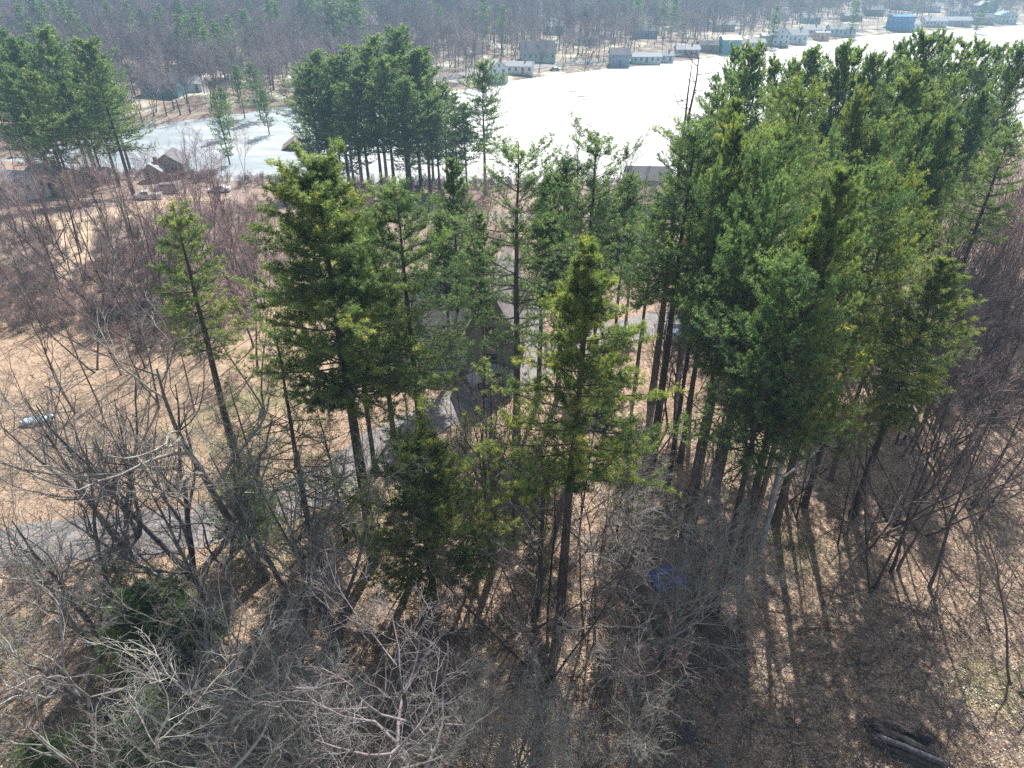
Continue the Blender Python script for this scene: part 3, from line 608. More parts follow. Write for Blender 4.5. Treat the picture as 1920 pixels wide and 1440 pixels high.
# ------------------------------------------------------------------ bare trees
NEARB = [
 ('oak_a', 95, 690, 14, 1.1, 'many stemmed bare tree over the tan lawn at far left'),
 ('oak_c', 205, 650, 17, .9, 'bare tree with forked trunk in front of the tan lawn'),
 ('oak_b', 370, 620, 18, 1.0, 'wide bare tree with thick forked trunk left of the hemlock'),
 ('oak_c', 20, 850, 14, 1.0, 'bare tree leaning in from the left edge at mid height'),
 ('oak_d', 60, 1080, 13, 1.0, 'pale limbed bare tree at the lower left edge'),
 ('oak_a', 560, 850, 14, .9, 'bare twiggy tree in front of the largest pine trunk'),
 ('oak_d', 300, 1270, 13, 1.1, 'bare tree seen from above with pale limbs at bottom left'),
 ('oak_c', 440, 1150, 12, 1.0, 'grey bare tree with crooked lichen covered trunk at lower left'),
 ('oak_d', 760, 1290, 13, 1.25, 'bare tree at bottom centre with long whitish limbs stretching right'),
 ('oak_c', 590, 1240, 12, 1.0, 'bare grey tree beside the thin black trunk at the bottom left centre'),
 ('brush', 1290, 965, 11.5, 1.15, 'dense pale grey twiggy tree over the blue tarp'),
 ('oak_a', 1200, 1300, 9, 1.0, 'low grey bare tree at the bottom right of centre'),
 ('oak_c', 130, 1290, 13, 1.0, 'dark limbed bare tree in the bottom left corner'),
 ('brush', 480, 1320, 9, 1.2, 'bushy grey bare tree at the bottom edge left of centre'),
 ('brush', 950, 1340, 8, 1.1, 'tangled grey brushy tree at the bottom centre in shade'),
 ('oak_c', 900, 640, 16, .7, 'bare tree with knotted fork in front of the grey house'),
 ('oak_b', 1010, 830, 13, .8, 'dark leaning bare tree between the central pine trunks'),
 ('mid_a', 1165, 232, 17, .9, 'upright bare tree with fine twigs against the white lake'),
 ('mid_a', 1103, 210, 18, .7, 'thin bare treetop left of the fine twigged tree against the lake'),
 ('oak_d', 420, 1120, 12, .9, 'pale limbed bare tree over the low green pines at lower left'),
 ('oak_a', 300, 820, 14, 1.0, 'bare tree at the road edge between the forked trees'),
 ('oak_c', 460, 760, 15, .9, 'bare tree directly left of the largest pine trunk'),
 ('oak_a', 150, 730, 12, 1.1, 'spreading bare tree over the lawn between the many stemmed and forked trees'),
 ('oak_d', 265, 760, 12, 1.0, 'pale branched bare tree in front of the road bend at left'),
 ('oak_c', 50, 960, 11, 1.1, 'crooked bare tree over the left end of the road'),
 ('slender_a', 1215, 250, 15, .5, 'single thin crooked bare stem against the white lake'),
 ('mid_b', 425, 470, 15, 1, 'bare tree behind the slender pine on the left slope'),
 ('slender_b', 1235, 540, 16, .9, 'thin bare tree left of the dark trunks of the right hand grove'),
]
for k, px, py, h, wd, lab in NEARB:
    x, y = stand(px, py, h); put_bare(k, x, y, h, lab, None, wd)
def pix_range(k, x0, x1, y0, y1, h0, h1, n, label, group, wd=(.8, 1.1), lean=0.0, name='bare_tree'):
    for _ in range(n):
        h = rng.uniform(h0, h1); x, y = stand(rng.uniform(x0, x1), rng.uniform(y0, y1), h)
        if -2 < (np.interp(x, NW[:, 0], NW[:, 1])-y) < 1.0 or np.interp(x, NW[:, 0], NW[:, 1])-1 < y < np.interp(x, FW[:, 0], FW[:, 1])+2: continue
        put_bare(rng.choice(k), x, y, h, label, group, rng.uniform(*wd), lean=(rng.normal(0, lean), rng.normal(0, lean)) if lean else None, name=name)
pix_range(['mid_a', 'mid_b'], 1810, 1990, 275, 440, 13, 17, 26, 'mauve twigged bare tree in the thick bare wood at the right edge', 'bare trees at the right edge', (.7, .9), .03)
pix_range(['slender_a', 'slender_b'], 1770, 1990, 380, 700, 12, 17, 34, 'tall thin dark trunk at the right edge above the sunny slope', 'thin trunks at the right edge', (.9, 1.3), .015)
pix_range(['mid_a', 'mid_b'], -20, 360, 235, 330, 10, 14, 16, 'bare tree beside the near bank of the cove at upper left', 'bare trees on the near bank of the cove', (.7, 1))
pix_range(['slender_a', 'slender_b'], -20, 330, 230, 470, 12, 17, 48, 'slender dark bare tree on the brushy slope at the left', 'slender bare trees on the left slope', (.9, 1.3), .04)
pix_range(['slender_a', 'slender_b'], 700, 1300, 560, 860, 11, 16, 26, 'thin dark bare stem between the road and the front pines', 'thin bare stems in the middle of the wood', (.8, 1.2), .05)
pix_range(['slender_a', 'slender_b', 'mid_a'], 1250, 1750, 520, 700, 12, 16, 18, 'thin bare tree in the shade under the right hand grove', 'thin bare trees under the right hand grove', (.7, 1.0), .04)
pix_range(['mid_b', 'mid_a'], 330, 560, 180, 480, 11, 15, 14, 'twiggy bare tree between the cove and the largest pine', 'bare trees by the cove', (.8, 1.1))
pix_range(['mid_b', 'mid_a', 'slender_b'], 640, 960, 330, 440, 9, 12, 12, 'small bare tree under the tall shore pines', 'bare trees under the shore pines', (.8, 1.2))
pix_range(['sapling'], 300, 1250, 1050, 1420, 4, 7, 16, 'low grey leafless shrub on the shaded leaf litter', 'leafless shrubs at the bottom', (1, 1.5), name='bare_shrub')
pix_range(['sapling'], 0, 640, 700, 1050, 3, 5.5, 14, 'low leafless shrub by the lower left road', 'leafless shrubs by the road', (1, 1.5), name='bare_shrub')
pix_range(['sapling'], 1000, 1900, 900, 1430, 2, 4, 26, 'thin leafless sapling on the dappled leaf litter', 'saplings on the leaf litter', (.9, 1.4), name='bare_sapling')
# trunk leaning over the sunny slope, and single trunk at right edge
x, y = stand(1788, 832); put_bare('slender_b', x, y, 15, 'dark tree leaning right at the top of the sunny slope', None, 1.5, lean=(.0, .18), rz=0)
x, y = stand(1900, 1290); put_bare('slender_b', x, y, 13, 'thin forked dark tree at the right edge of the sunny slope', None, 1.2, rz=1, lean=(-.02, .02))

# far wood: single trees by the far shore, the rest one mass
NF = 0
for _ in range(900):
    px, py = rng.uniform(-60, 1980), rng.uniform(0, 210)
    h = rng.uniform(13, 19); x, y = stand(px, py, h*.5)
    yf_ = np.interp(x, FW[:, 0], FW[:, 1])
    if y < yf_+5 or y > yf_+150: continue
    if rng.random() < .45 and y < yf_+45: continue
    NF += 1
    if NF > 110: break
    put_bare(rng.choice(['far_a', 'far_b', 'mid_a']), x, y, h, 'bare grey tree among the houses on the far side of the lake', 'bare trees on the far shore', rng.uniform(.8, 1.1))

def scatter(name, pts, srcs, smin, smax, label, cat='undergrowth', seed=3):
    """one mass built from a few real trees by geometry nodes"""
    me = bpy.data.meshes.new(name); me.from_pydata([tuple(p) for p in pts], [], [])
    o = link(name, me); o['kind'] = 'stuff'; o['label'] = label; o['category'] = cat
    ng = bpy.data.node_groups.new(name, 'GeometryNodeTree')
    ng.interface.new_socket('Geometry', in_out='INPUT', socket_type='NodeSocketGeometry'); ng.interface.new_socket('Geometry', in_out='OUTPUT', socket_type='NodeSocketGeometry')
    gi = ng.nodes.new('NodeGroupInput'); go = ng.nodes.new('NodeGroupOutput'); jn = ng.nodes.new('GeometryNodeJoinGeometry')
    ge = ng.nodes.new('GeometryNodeJoinGeometry')
    for s in srcs:
        oi = ng.nodes.new('GeometryNodeObjectInfo'); oi.inputs[0].default_value = s; oi.transform_space = 'ORIGINAL'
        try: oi.inputs['As Instance'].default_value = True
        except Exception: pass
        ng.links.new(oi.outputs['Geometry'], ge.inputs[0])
    ip = ng.nodes.new('GeometryNodeInstanceOnPoints'); ip.inputs['Pick Instance'].default_value = True
    ng.links.new(gi.outputs[0], ip.inputs['Points']); ng.links.new(ge.outputs[0], ip.inputs['Instance'])
    ri = ng.nodes.new('FunctionNodeRandomValue'); ri.data_type = 'INT'; ri.inputs[4].default_value = 0; ri.inputs[5].default_value = len(srcs)-1; ri.inputs['Seed'].default_value = seed
    ng.links.new(ri.outputs[2], ip.inputs['Instance Index'])
    rr = ng.nodes.new('FunctionNodeRandomValue'); rr.data_type = 'FLOAT_VECTOR'; rr.inputs[0].default_value = (-.05, -.05, 0); rr.inputs[1].default_value = (.05, .05, 6.28)
    ng.links.new(rr.outputs[0], ip.inputs['Rotation'])
    rs = ng.nodes.new('FunctionNodeRandomValue'); rs.data_type = 'FLOAT'; rs.inputs[2].default_value = smin; rs.inputs[3].default_value = smax; rs.inputs['Seed'].default_value = seed+1
    ng.links.new(rs.outputs[1], ip.inputs['Scale']); ng.links.new(ip.outputs[0], go.inputs[0])
    md = o.modifiers.new('scatter', 'NODES'); md.node_group = ng
    return o
def merged(name, kd):   # trunk and crown in one mesh, standing as a real tree of its own
    tr, cr, H = kd[0], kd[1], kd[-1]
    Vs, Fs = [], []; off = 0; mi = []
    for k, me in enumerate((tr, cr)):
        v = np.empty(len(me.vertices)*3, np.float32); me.vertices.foreach_get('co', v); v = v.reshape(-1, 3)
        f = np.empty(len(me.loops), np.int32); me.loops.foreach_get('vertex_index', f); f = f.reshape(-1, 4)
        Vs.append(v); Fs.append(f+off); off += len(v); mi += [k]*len(f)
    return mk(name, np.concatenate(Vs), Fs, [tr.materials[0], cr.materials[0]], fmat=mi)
src = []
for nm, kd, px, py in (('far_a', 'far_a', 700, 150), ('far_b', 'far_b', 820, 140)):
    x, y = stand(px, py, 9); o = link('bare_tree', merged(nm+'_whole', BK[kd]), None, (x, y, gz(x, y))); tag(o, 'bare grey tree among the houses on the far side of the lake', 'tree', 'bare trees on the far shore'); src.append(o)
HSP = [stand(q[1], q[2]) for q in HS]
HSP = np.array([(a_, b_+q[4]/2, max(q[3], q[4])*.5) for (a_, b_), q in zip(HSP, HS)])
g = np.random.default_rng(5); pts = []; cpts = []
for _ in range(60000):
    y = 190+1250*g.random()**1.5; x = g.uniform(-1, 1)*(y*.80+30)
    yf_ = np.interp(x, FW[:, 0], FW[:, 1]); b = y-yf_
    if b < 4 or g.random() > .16+.82*smooth((b-45)/150): continue
    dx = np.abs(x-HSP[:, 0]); dy = HSP[:, 1]-y
    if (np.hypot(dx, dy) < HSP[:, 2]+3).any(): continue
    if ((dx < HSP[:, 2]) & (dy > 0) & (dy < 26)).any() and g.random() < .8: continue
    if -78 < x < -35 and y < 236 and g.random() < .8: continue
    if g.random() < .012+.05*(hn(x, y, 70, 4) > .35) and b > 60: cpts.append((x, y, gz(x, y)-.1))
    else: pts.append((x, y, gz(x, y)-.1))
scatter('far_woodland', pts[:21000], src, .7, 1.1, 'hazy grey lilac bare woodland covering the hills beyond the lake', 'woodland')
def wholepine(kd):
    tr, lb, fo, H = PK[kd]; Vs, Fs = [], []; off = 0; mi = []; tn = []
    for k, me in enumerate((tr, fo)):
        v = np.empty(len(me.vertices)*3, np.float32); me.vertices.foreach_get('co', v); v = v.reshape(-1, 3)
        f = np.empty(len(me.loops), np.int32); me.loops.foreach_get('vertex_index', f); f = f.reshape(-1, 4 if k == 0 else 3)
        if k: q = np.empty(len(v), np.float32); me.attributes['tint'].data.foreach_get('value', q)
        else: q = np.zeros(len(v))
        Vs.append(v); Fs.append(f+off); off += len(v); mi += [k]*len(f); tn.append(q)
    return mk(kd+'_whole', np.concatenate(Vs), Fs, [M_PBARK, M_NEEDLE], tint=np.concatenate(tn), fmat=mi)
x, y = stand(905, 40, 12); o = link('pine_tree', wholepine('fara'), None, (x, y, gz(x, y))); tag(o, 'single hazy conifer in the far wood above the first far shore house', 'tree')
scatter('far_conifers', cpts, [o], .6, .95, 'dark hazy conifers mixed through the far woodland', 'woodland', 21)
print('far wood', len(pts))
# thickets
x, y = stand(200, 560); s1 = link('thicket_shrub', merged('thicket_whole', BK['thicket']), None, (x, y, gz(x, y))); tag(s1, 'mauve leafless shrub in the thicket on the left slope', 'shrub', 'shrubs of the left thicket')
x, y = stand(330, 600); s2 = link('thicket_shrub', merged('thicket_b_whole', BK['thicket_b']), None, (x, y, gz(x, y))); tag(s2, 'grey leafless shrub at the edge of the left thicket', 'shrub', 'grey shrubs of the left thicket')
pts = []
for _ in range(1000):
    px = g.uniform(-60, 480); py = g.uniform(395, 660)
    lim = 640-25*math.sin(px/60)
    if py > lim or (px < 330 and py < 425 and g.random() < .8) or (110 < px < 180 and 380 < py < 520 and g.random() < .85): continue
    x, y = stand(px, py); pts.append((x, y, gz(x, y)))
for _ in range(260):
    px = g.uniform(1760, 2000); py = g.uniform(540, 800); x, y = stand(px, py); pts.append((x, y, gz(x, y)))
for _ in range(350):
    px = g.uniform(450, 1300); py = g.uniform(350, 520); x, y = stand(px, py); pts.append((x, y, gz(x, y)))
for _ in range(650):
    x = g.uniform(-110, 130); y = float(np.interp(x, NW[:, 0], NW[:, 1]))-abs(g.normal(1.5, 4)); pts.append((x, y, gz(x, y)))
scatter('thicket', pts, [s1, s2], .4, 1.05, 'mauve grey leafless thicket covering the slopes', 'undergrowth', 9)
pts = []
for _ in range(260):
    px = g.uniform(-40, 1420); py = g.uniform(930, 1460)
    if py < 1060 and px < 520: continue
    x, y = stand(px, py); pts.append((x, y, gz(x, y)))
scatter('woodland_brush', pts, [s2], .3, .85, 'low grey leafless brush between the trunks', 'undergrowth', 11)

# leaf litter and fallen sticks
def litter():
    g = np.random.default_rng(8); n = 120000
    px = g.uniform(-40, 1960, n); py = g.uniform(780, 1480, n)
    c, s = math.cos(PITCH), math.sin(PITCH); xx = (px-960)/FPX; uu = -(py-720)/FPX
    D = np.stack([xx, c+uu*s, -s+uu*c], -1); t = -CAMZ/D[:, 2]; P = D*t[:, None]
    P = np.stack([P[:, 0], P[:, 1], ground(P[:, 0], P[:, 1])+g.uniform(.01, .07, n)], -1)
    U = nrm(g.normal(0, 1, (n, 3))*np.array([1, 1, .35])); W = nrm(np.cross(U, nrm(g.normal(0, .5, (n, 3))+np.array([0, 0, 1]))))
    L = g.uniform(.03, .075, n)[:, None]
    V = np.stack([P-U*L, P+W*L*.6, P+U*L, P-W*L*.6], 1).reshape(-1, 3)
    tint = np.repeat(np.clip(g.random(n)*.75+.22*hn(P[:, 0], P[:, 1], .8, 2)+.15*hn(P[:, 0], P[:, 1], 3.1, 5)+.12, 0, 1), 4)
    m, t_, p = mat('fallen_leaves'); at = N(t_, 'ShaderNodeAttribute', attribute_name='tint')
    r = ramp(t_, at.outputs['Fac'], [(0, (.16, .10, .07)), (.3, (.34, .24, .17)), (.6, (.50, .38, .28)), (.85, (.62, .52, .41)), (1, (.72, .65, .56))])
    t_.links.new(r.outputs[0], p.inputs['Base Color']); p.inputs['Roughness'].default_value = .8
    o = link('leaf_litter', mk('leaf_litter', V, [np.arange(len(V)).reshape(-1, 4)], m, tint=tint)); o['kind'] = 'stuff'; o['label'] = 'brown fallen leaves covering the wood floor'; o['category'] = 'leaf litter'
    n = 2600; px = g.uniform(-40, 1960, n); py = g.uniform(860, 1480, n); xx = (px-960)/FPX; uu = -(py-720)/FPX
    D = np.stack([xx, c+uu*s, -s+uu*c], -1); t = -CAMZ/D[:, 2]; P = D*t[:, None]; P[:, 2] = ground(P[:, 0], P[:, 1])+.05
    a = g.random(n)*6.28; d = np.stack([np.cos(a), np.sin(a), np.zeros(n)], -1); Pt = extend(P, d, g.uniform(.5, 2.8, n), 5, 0, .12, g); Pt[:, :, 2] = ground(Pt[..., 0], Pt[..., 1])+.05+np.abs(g.normal(0, .05, Pt.shape[:2]))
    V, F = tubes(Pt, g.uniform(.008, .03, n)[:, None]*np.linspace(1, .5, 5)[None], 3)
    o = link('fallen_sticks', mk('fallen_sticks', V, [F], M_TWIG)); o['kind'] = 'stuff'; o['label'] = 'fallen sticks and twigs on the leaves'; o['category'] = 'sticks'
litter()

# ------------------------------------------------------------------ fallen and leaning wood
def stick(name, label, pts, r0, r1, m, twigs=10, seed=1, cat='fallen branch'):
    pts = np.array(pts, float); base = pts[0].copy(); k = 9; q = np.linspace(0, 1, k); s = np.linspace(0, 1, len(pts))
    P = np.stack([np.interp(q, s, pts[:, i]-base[i]) for i in range(3)], -1)[None]; g = np.random.default_rng(seed)
    P[0, 1:-1] += g.normal(0, .06, (k-2, 3)); Rr = np.linspace(r0, r1, k)[None]
    t = thing(name, label, cat, tuple(base)); V, F = tubes(P, Rr, 7); link('stem', mk(name, V, [F], m), t)
    if twigs:
        Ln = np.array([np.linalg.norm(pts[-1]-pts[0])]); P1, R1, L1 = grow(P, Rr, Ln, twigs, .3, 1, 38, .4, 6, .02, .15, .5, .012, g); P2, R2, L2 = grow(P1, R1, L1, 5, .2, 1, 40, .5, 4, 0, .16, .6, .01, g)
        P3, R3, _ = grow(P2, R2, L2, 4, .2, 1, 40, .5, 3, 0, .16, .6, .009, g)
        V, Fs = join([tubes(P1, R1, 4), tubes(P2, R2, 3), tubes(P3, R3, 3)]); link('twigs', mk(name+'_twigs', V, Fs, m), t)
def pt(px, py, h): x, y = stand(px, py, h); return (x, y, gz(x, y)+h)
stick('fallen_limb', 'bleached limb lying across the brush below the blue tarp', [pt(1110, 1245, .4), pt(1220, 1210, 1.2), pt(1300, 1170, 2.0), pt(1330, 1100, 3)], .10, .03, M_DEAD, 9, 3)
stick('leaning_snag', 'short pale broken snag leaning right of the young bushy pine', [pt(1010, 1095, 1.0), pt(960, 1040, 4.0), pt(908, 1003, 5.5)], .11, .05, M_DEAD, 3, 4, 'dead tree')
stick('leaning_pole', 'thin bare grey pole leaning at the top of the sunny slope', [pt(1655, 1005, .1), pt(1700, 910, 3), pt(1742, 828, 6)], .07, .03, M_DEAD, 4, 5, 'dead tree')
stick('fallen_limb', 'forked pale dead branch in shade right of bottom centre', [pt(1085, 1400, .3), pt(1110, 1290, .8), pt(1180, 1240, 1.6)], .06, .02, M_DEAD, 9, 6)
stick('leaning_tree', 'pale lichened trunk leaning left under the dark grove pine', [pt(1425, 1035, -.1), pt(1460, 900, 6), pt(1492, 700, 13), pt(1500, 600, 17)], .22, .10, M_PBARK2, 8, 7, 'tree')
# stack of dark logs at the bottom right
MLOG = bark('wet_log', (.02, .018, .018), (.085, .078, .075)); MLOG2 = bark('pale_log', (.07, .07, .075), (.22, .22, .235))
lx_, ly_ = stand(1685, 1400); lg = 0
for row, n in enumerate((6, 5, 4)):
    for i in range(n):
        L = rng.uniform(2.5, 3.2); r = rng.uniform(.11, .17); k = 6
        P = np.zeros((1, k, 3)); P[0, :, 0] = np.linspace(-L/2, L/2, k); P[0, :, 1] += rng.normal(0, .04, k); P[0, :, 2] += rng.normal(0, .03, k); Rr = np.full((1, k), r)*(1+rng.normal(0, .04, k)); Rr[0, 0] = Rr[0, -1] = r*.9
        V, F = tubes(P, Rr, 12); me = mk('log', V, [F], MLOG2 if (row == 2 and i == 0) else MLOG)
        c0 = np.arange(12)[::-1]; c1 = (k-1)*12+np.arange(12)
        me2 = mk('log', V, [F, c0[None], c1[None]], MLOG2 if (row == 2 and i == 0) else MLOG)
        o = link('log', me2, None, (lx_+rng.normal(0, .15), ly_+(i-(n-1)/2)*.33, gz(lx_, ly_)+.16+row*.27), R(-24)+rng.normal(0, .09))
        if row == 2 and i == 0: tag(o, 'palest log on top of the dark log stack at bottom right', 'log', 'logs stacked at the bottom right')
        else: tag(o, 'dark wet log in the stack at the bottom right', 'log', 'logs stacked at the bottom right')

# ------------------------------------------------------------------ building kit
def box(x0, x1, y0, y1, z0, z1):
    V = np.array([(x, y, z) for z in (z0, z1) for y in (y0, y1) for x in (x0, x1)], float)
    F = np.array([(0, 2, 3, 1), (4, 5, 7, 6), (0, 1, 5, 4), (2, 6, 7, 3), (0, 4, 6, 2), (1, 3, 7, 5)]); return V, F
MC = {}
def C(name, c, rough=.65, var=.12):
    if name not in MC: MC[name] = plain(name, c, rough, var, 1.5)
    return MC[name]
WH = ('white_paint', (.78, .78, .77)); 
M_GLASS, _t, _p = mat('window_glass'); _p.inputs['Base Color'].default_value = (.03, .04, .05, 1); _p.inputs['Roughness'].default_value = .08
def siding(name, c):
    if name in MC: return MC[name]
    m, t, p = mat(name); co = N(t, 'ShaderNodeTexCoord'); wv = N(t, 'ShaderNodeTexWave', bands_direction='Z'); wv.inputs['Scale'].default_value = 1.6
    t.links.new(co.outputs['Object'], wv.inputs[0]); n = noise(t, 2, 5); r = ramp(t, n.outputs[0], [(.3, tuple(v*.85 for v in c)), (.7, c)]); t.links.new(r.outputs[0], p.inputs['Base Color'])
    p.inputs['Roughness'].default_value = .7; bump(t, p, wv.outputs['Fac'], .5, .03); MC[name] = m; return m
def shingle(name, c):
    if name in MC: return MC[name]
    m, t, p = mat(name); co = N(t, 'ShaderNodeTexCoord'); b = N(t, 'ShaderNodeTexBrick'); b.inputs['Scale'].default_value = 3.2; t.links.new(co.outputs['Object'], b.inputs[0])
    n = noise(t, 4, 6, .7); r = ramp(t, n.outputs[0], [(.3, tuple(v*.7 for v in c)), (.7, tuple(v*1.15 for v in c))])
    t.links.new(r.outputs[0], p.inputs['Base Color']); p.inputs['Roughness'].default_value = .9; bump(t, p, b.outputs['Fac'], .4, .02); MC[name] = m; return m
def win(par, x, y, z, w, h, face='y', m=None):
    """window on the wall facing the camera (-y) or the side (x)"""
    m = m or C(*WH); t = .06
    def pl(a, b, c_, d, e, f): return box(a, b, e, f, c_, d)
    if face == 'y':
        parts = [box(x-w/2-.09, x-w/2, y-.05, y+.05, z-h/2-.09, z+h/2+.09), box(x+w/2, x+w/2+.09, y-.05, y+.05, z-h/2-.09, z+h/2+.09), box(x-w/2, x+w/2, y-.05, y+.05, z+h/2, z+h/2+.09), box(x-w/2, x+w/2, y-.07, y+.05, z-h/2-.09, z-h/2), box(x-w/2, x+w/2, y-.03, y+.03, z-.03, z+.03)]
        pv = box(x-w/2, x+w/2, y-.015, y+.02, z-h/2, z+h/2)
    else:
        parts = [box(x-.05, x+.05, y-w/2-.09, y-w/2, z-h/2-.09, z+h/2+.09), box(x-.05, x+.05, y+w/2, y+w/2+.09, z-h/2-.09, z+h/2+.09), box(x-.05, x+.05, y-w/2, y+w/2, z+h/2, z+h/2+.09), box(x-.05, x+.05, y-w/2, y+w/2, z-h/2-.09, z-h/2)]
        pv = box(x-.02, x+.02, y-w/2, y+w/2, z-h/2, z+h/2)
    V, Fs = join(parts); f = link('window', mk('window', V, Fs, m, flat=True), par); link('pane', mk('pane', pv[0], [pv[1]], M_GLASS, flat=True), f)
def gable(par, cx, cy, w, d, z0, h, rise, ridge, wallm, roofm, over=.5, trim=None):
    """walls with gable ends, two roof slopes; ridge along 'x' or 'y'"""
    a, b = (w, d)
    V, F = box(-a/2, a/2, -b/2, b/2, z0-1.2, z0+h); V = list(map(tuple, V)); faces = [tuple(f) for f in F if tuple(f) != (4, 5, 7, 6)]
    zt = z0+h
    if ridge == 'y':
        V += [(0, -b/2, zt+rise), (0, b/2, zt+rise)]; faces += [(4, 5, 8), (7, 6, 9)]; sl = [((-a/2, a/2*0), ), ]
        half, run = a/2, b/2
    else:
        V += [(-a/2, 0, zt+rise), (a/2, 0, zt+rise)]; faces += [(6, 4, 8), (5, 7, 9)]; half, run = b/2, a/2
    me = bpy.data.meshes.new('wall'); me.from_pydata(V, [], faces); me.shade_flat(); me.materials.append(wallm); link('wall', me, par, (cx, cy, 0))
    k = rise/half; t = .16
    for sgn in (-1, 1):
        e = half+over; pts = []
        for (u, v) in ((0, -(run+over)), (0, run+over), (sgn*e, run+over), (sgn*e, -(run+over))):
            z = zt+rise-abs(u)*k+.04
            p = (u, v) if ridge == 'y' else (v, u)
            pts.append((p[0], p[1], z))
        VV = pts+[(p[0], p[1], p[2]+t) for p in pts]
        FF = [(3, 2, 1, 0), (4, 5, 6, 7), (0, 1, 5, 4), (1, 2, 6, 5), (2, 3, 7, 6), (3, 0, 4, 7)]
        me = bpy.data.meshes.new('roof'); me.from_pydata(VV, [], FF); me.shade_flat(); me.materials.append(roofm); link('roof', me, par, (cx, cy, 0))
def house(label, px, py, w, d, h, rise, ridge, wall, roof, rz=0, floors=1, chim=False, extra=None, cat='house', name='house', nw=None, door=True, group=None):
    x, y = stand(px, py); y += d/2
    zb = max(gz(x-w/2, y-d/2), gz(x+w/2, y-d/2), gz(x, y))+.2
    t = thing(name, label, cat, (x, y, zb), rz, group)
    wm = siding(*wall); rm = shingle(*roof)
    gable(t, 0, 0, w, d, 0, h, rise, ridge, wm, rm)
    nw = nw if nw is not None else max(2, int(w/2.4)); fh = h/floors
    dm = C('door_brown', (.16, .09, .06))
    for f in range(floors):
        for i in range(nw):
            xx = -w/2+w*(i+.5)/nw
            if door and f == 0 and i == nw//2:
                V, F = box(xx-.5, xx+.5, -d/2-.05, -d/2+.05, .05, 2.1); dd = link('door', mk('door', V, [F], dm, flat=True), t); continue
            win(t, xx, -d/2, f*fh+fh*.56, min(1.1, w/nw*.5), min(1.4, fh*.48))
        for sx in (-1, 1):
            for yy in (-d/4, d/4): win(t, sx*w/2, yy, f*fh+fh*.56, .9, min(1.3, fh*.48), 'x')
    if ridge == 'y' and rise > 1.8: win(t, 0, -d/2, h+rise*.35, .8, 1.0)
    if int(px) % 2:
        V, Fs = join([box(-w*.4, w*.4, -d/2-2.6, -d/2-.06, -.25, -.08)]+[box(q-.07, q+.07, -d/2-2.55, -d/2-2.42, -1.2, .9) for q in np.linspace(-w*.39, w*.39, 5)]+[box(-w*.4, w*.4, -d/2-2.54, -d/2-2.44, .9, 1.0)])
        link('deck', mk('deck', V, Fs, C('deck_boards', (.34, .27, .21)), flat=True), t)
    if chim:
        V, F = box(w*.2-.35, w*.2+.35, -.35, .35, h, h+rise+1.0); link('chimney', mk('chimney', V, [F], C('chimney_brick', (.28, .13, .10)), flat=True), t)
    return t
# grey house in the middle of the wood
x, y = stand(835, 690); zb = gz(x, y)+.15
t = thing('house', 'grey house with steep gabled roof half hidden behind the central pines', 'house', (x, y+4.2, zb), R(-8))
gable(t, -1.4, 0, 9.5, 7.5, 0, 4.2, 3.4, 'x', siding(*GRN), shingle('weathered_shingle', (.27, .25, .25)))
gable(t, 5.3, -.4, 4.6, 9.5, 0, 4.6, 4.6, 'y', siding('dull_green_siding', (.22, .25, .22)), shingle('weathered_shingle', (.27, .25, .25)))
for xx in (-5, -3, -1, 1.4): win(t, xx, -3.75, 1.6, .9, 1.3)
for xx in (-4, -.2): win(t, xx, -3.75, 3.3, .8, .9)
GF = C('grey_trim', (.30, .31, .30)); win(t, 5.3, -5.15, 1.7, 1.2, 1.4, m=GF); win(t, 5.3, -5.15, 4.6, 1.0, 1.3, m=GF)
V, F = box(2.1, 3.0, -3.80, -3.70, 0, 2.1); link('door', mk('door', V, [F], C(*WH), flat=True), t)
V, Fs = join([box(-6.2, 2.2, -5.4, -3.9, -.6, .25)]+[box(xx-.06, xx+.06, -5.4, -5.28, .25, 1.2) for xx in np.linspace(-6.1, 2.1, 8)]+[box(-6.2, 2.2, -5.38, -5.30, 1.2, 1.28)])
link('porch', mk('porch', V, Fs, C(*WH), flat=True), t)
V, F = box(-1.8, -1.1, .6, 1.3, 5.6, 9.0); link('chimney', mk('chimney', V, [F], C('chimney_brick', (.28, .13, .10)), flat=True), t)
for lab, px, py, w_, d_, h_, ri, rd_, wa, ro, rz in HS:
    house(lab, px, py, w_, d_, h_, ri, rd_, wa, ro, R(rz), floors=2 if h_ > 4.3 else 1, chim=(len(lab) % 3 == 0))

# utility poles by the far road
MW = plain('pole_wood', (.12, .10, .09), .9, .3, 4)
for px, py, h, lab in [(1097, 131, 10, 'tall wooden utility pole left of the blue grey boxy lake house'), (1122, 115, 9, 'shorter utility pole behind the tall one near the far road'), (1240, 108, 9, 'utility pole beside the small teal waterside cottage'), (1385, 88, 9, 'utility pole behind the tall teal house')]:
    x, y = stand(px, py); t = thing('utility_pole', lab, 'pole', (x, y, gz(x, y)), 0, 'utility poles along the far road')
    P = np.zeros((1, 4, 3)); P[0, :, 2] = np.linspace(-.5, h, 4); V, F = tubes(P, np.linspace(.2, .14, 4)[None], 8); link('pole', mk('pole', V, [F], MW), t)
    V, F = box(-1.1, 1.1, -.08, .08, h-.9, h-.7); link('crossarm', mk('crossarm', V, [F], MW, flat=True), t)

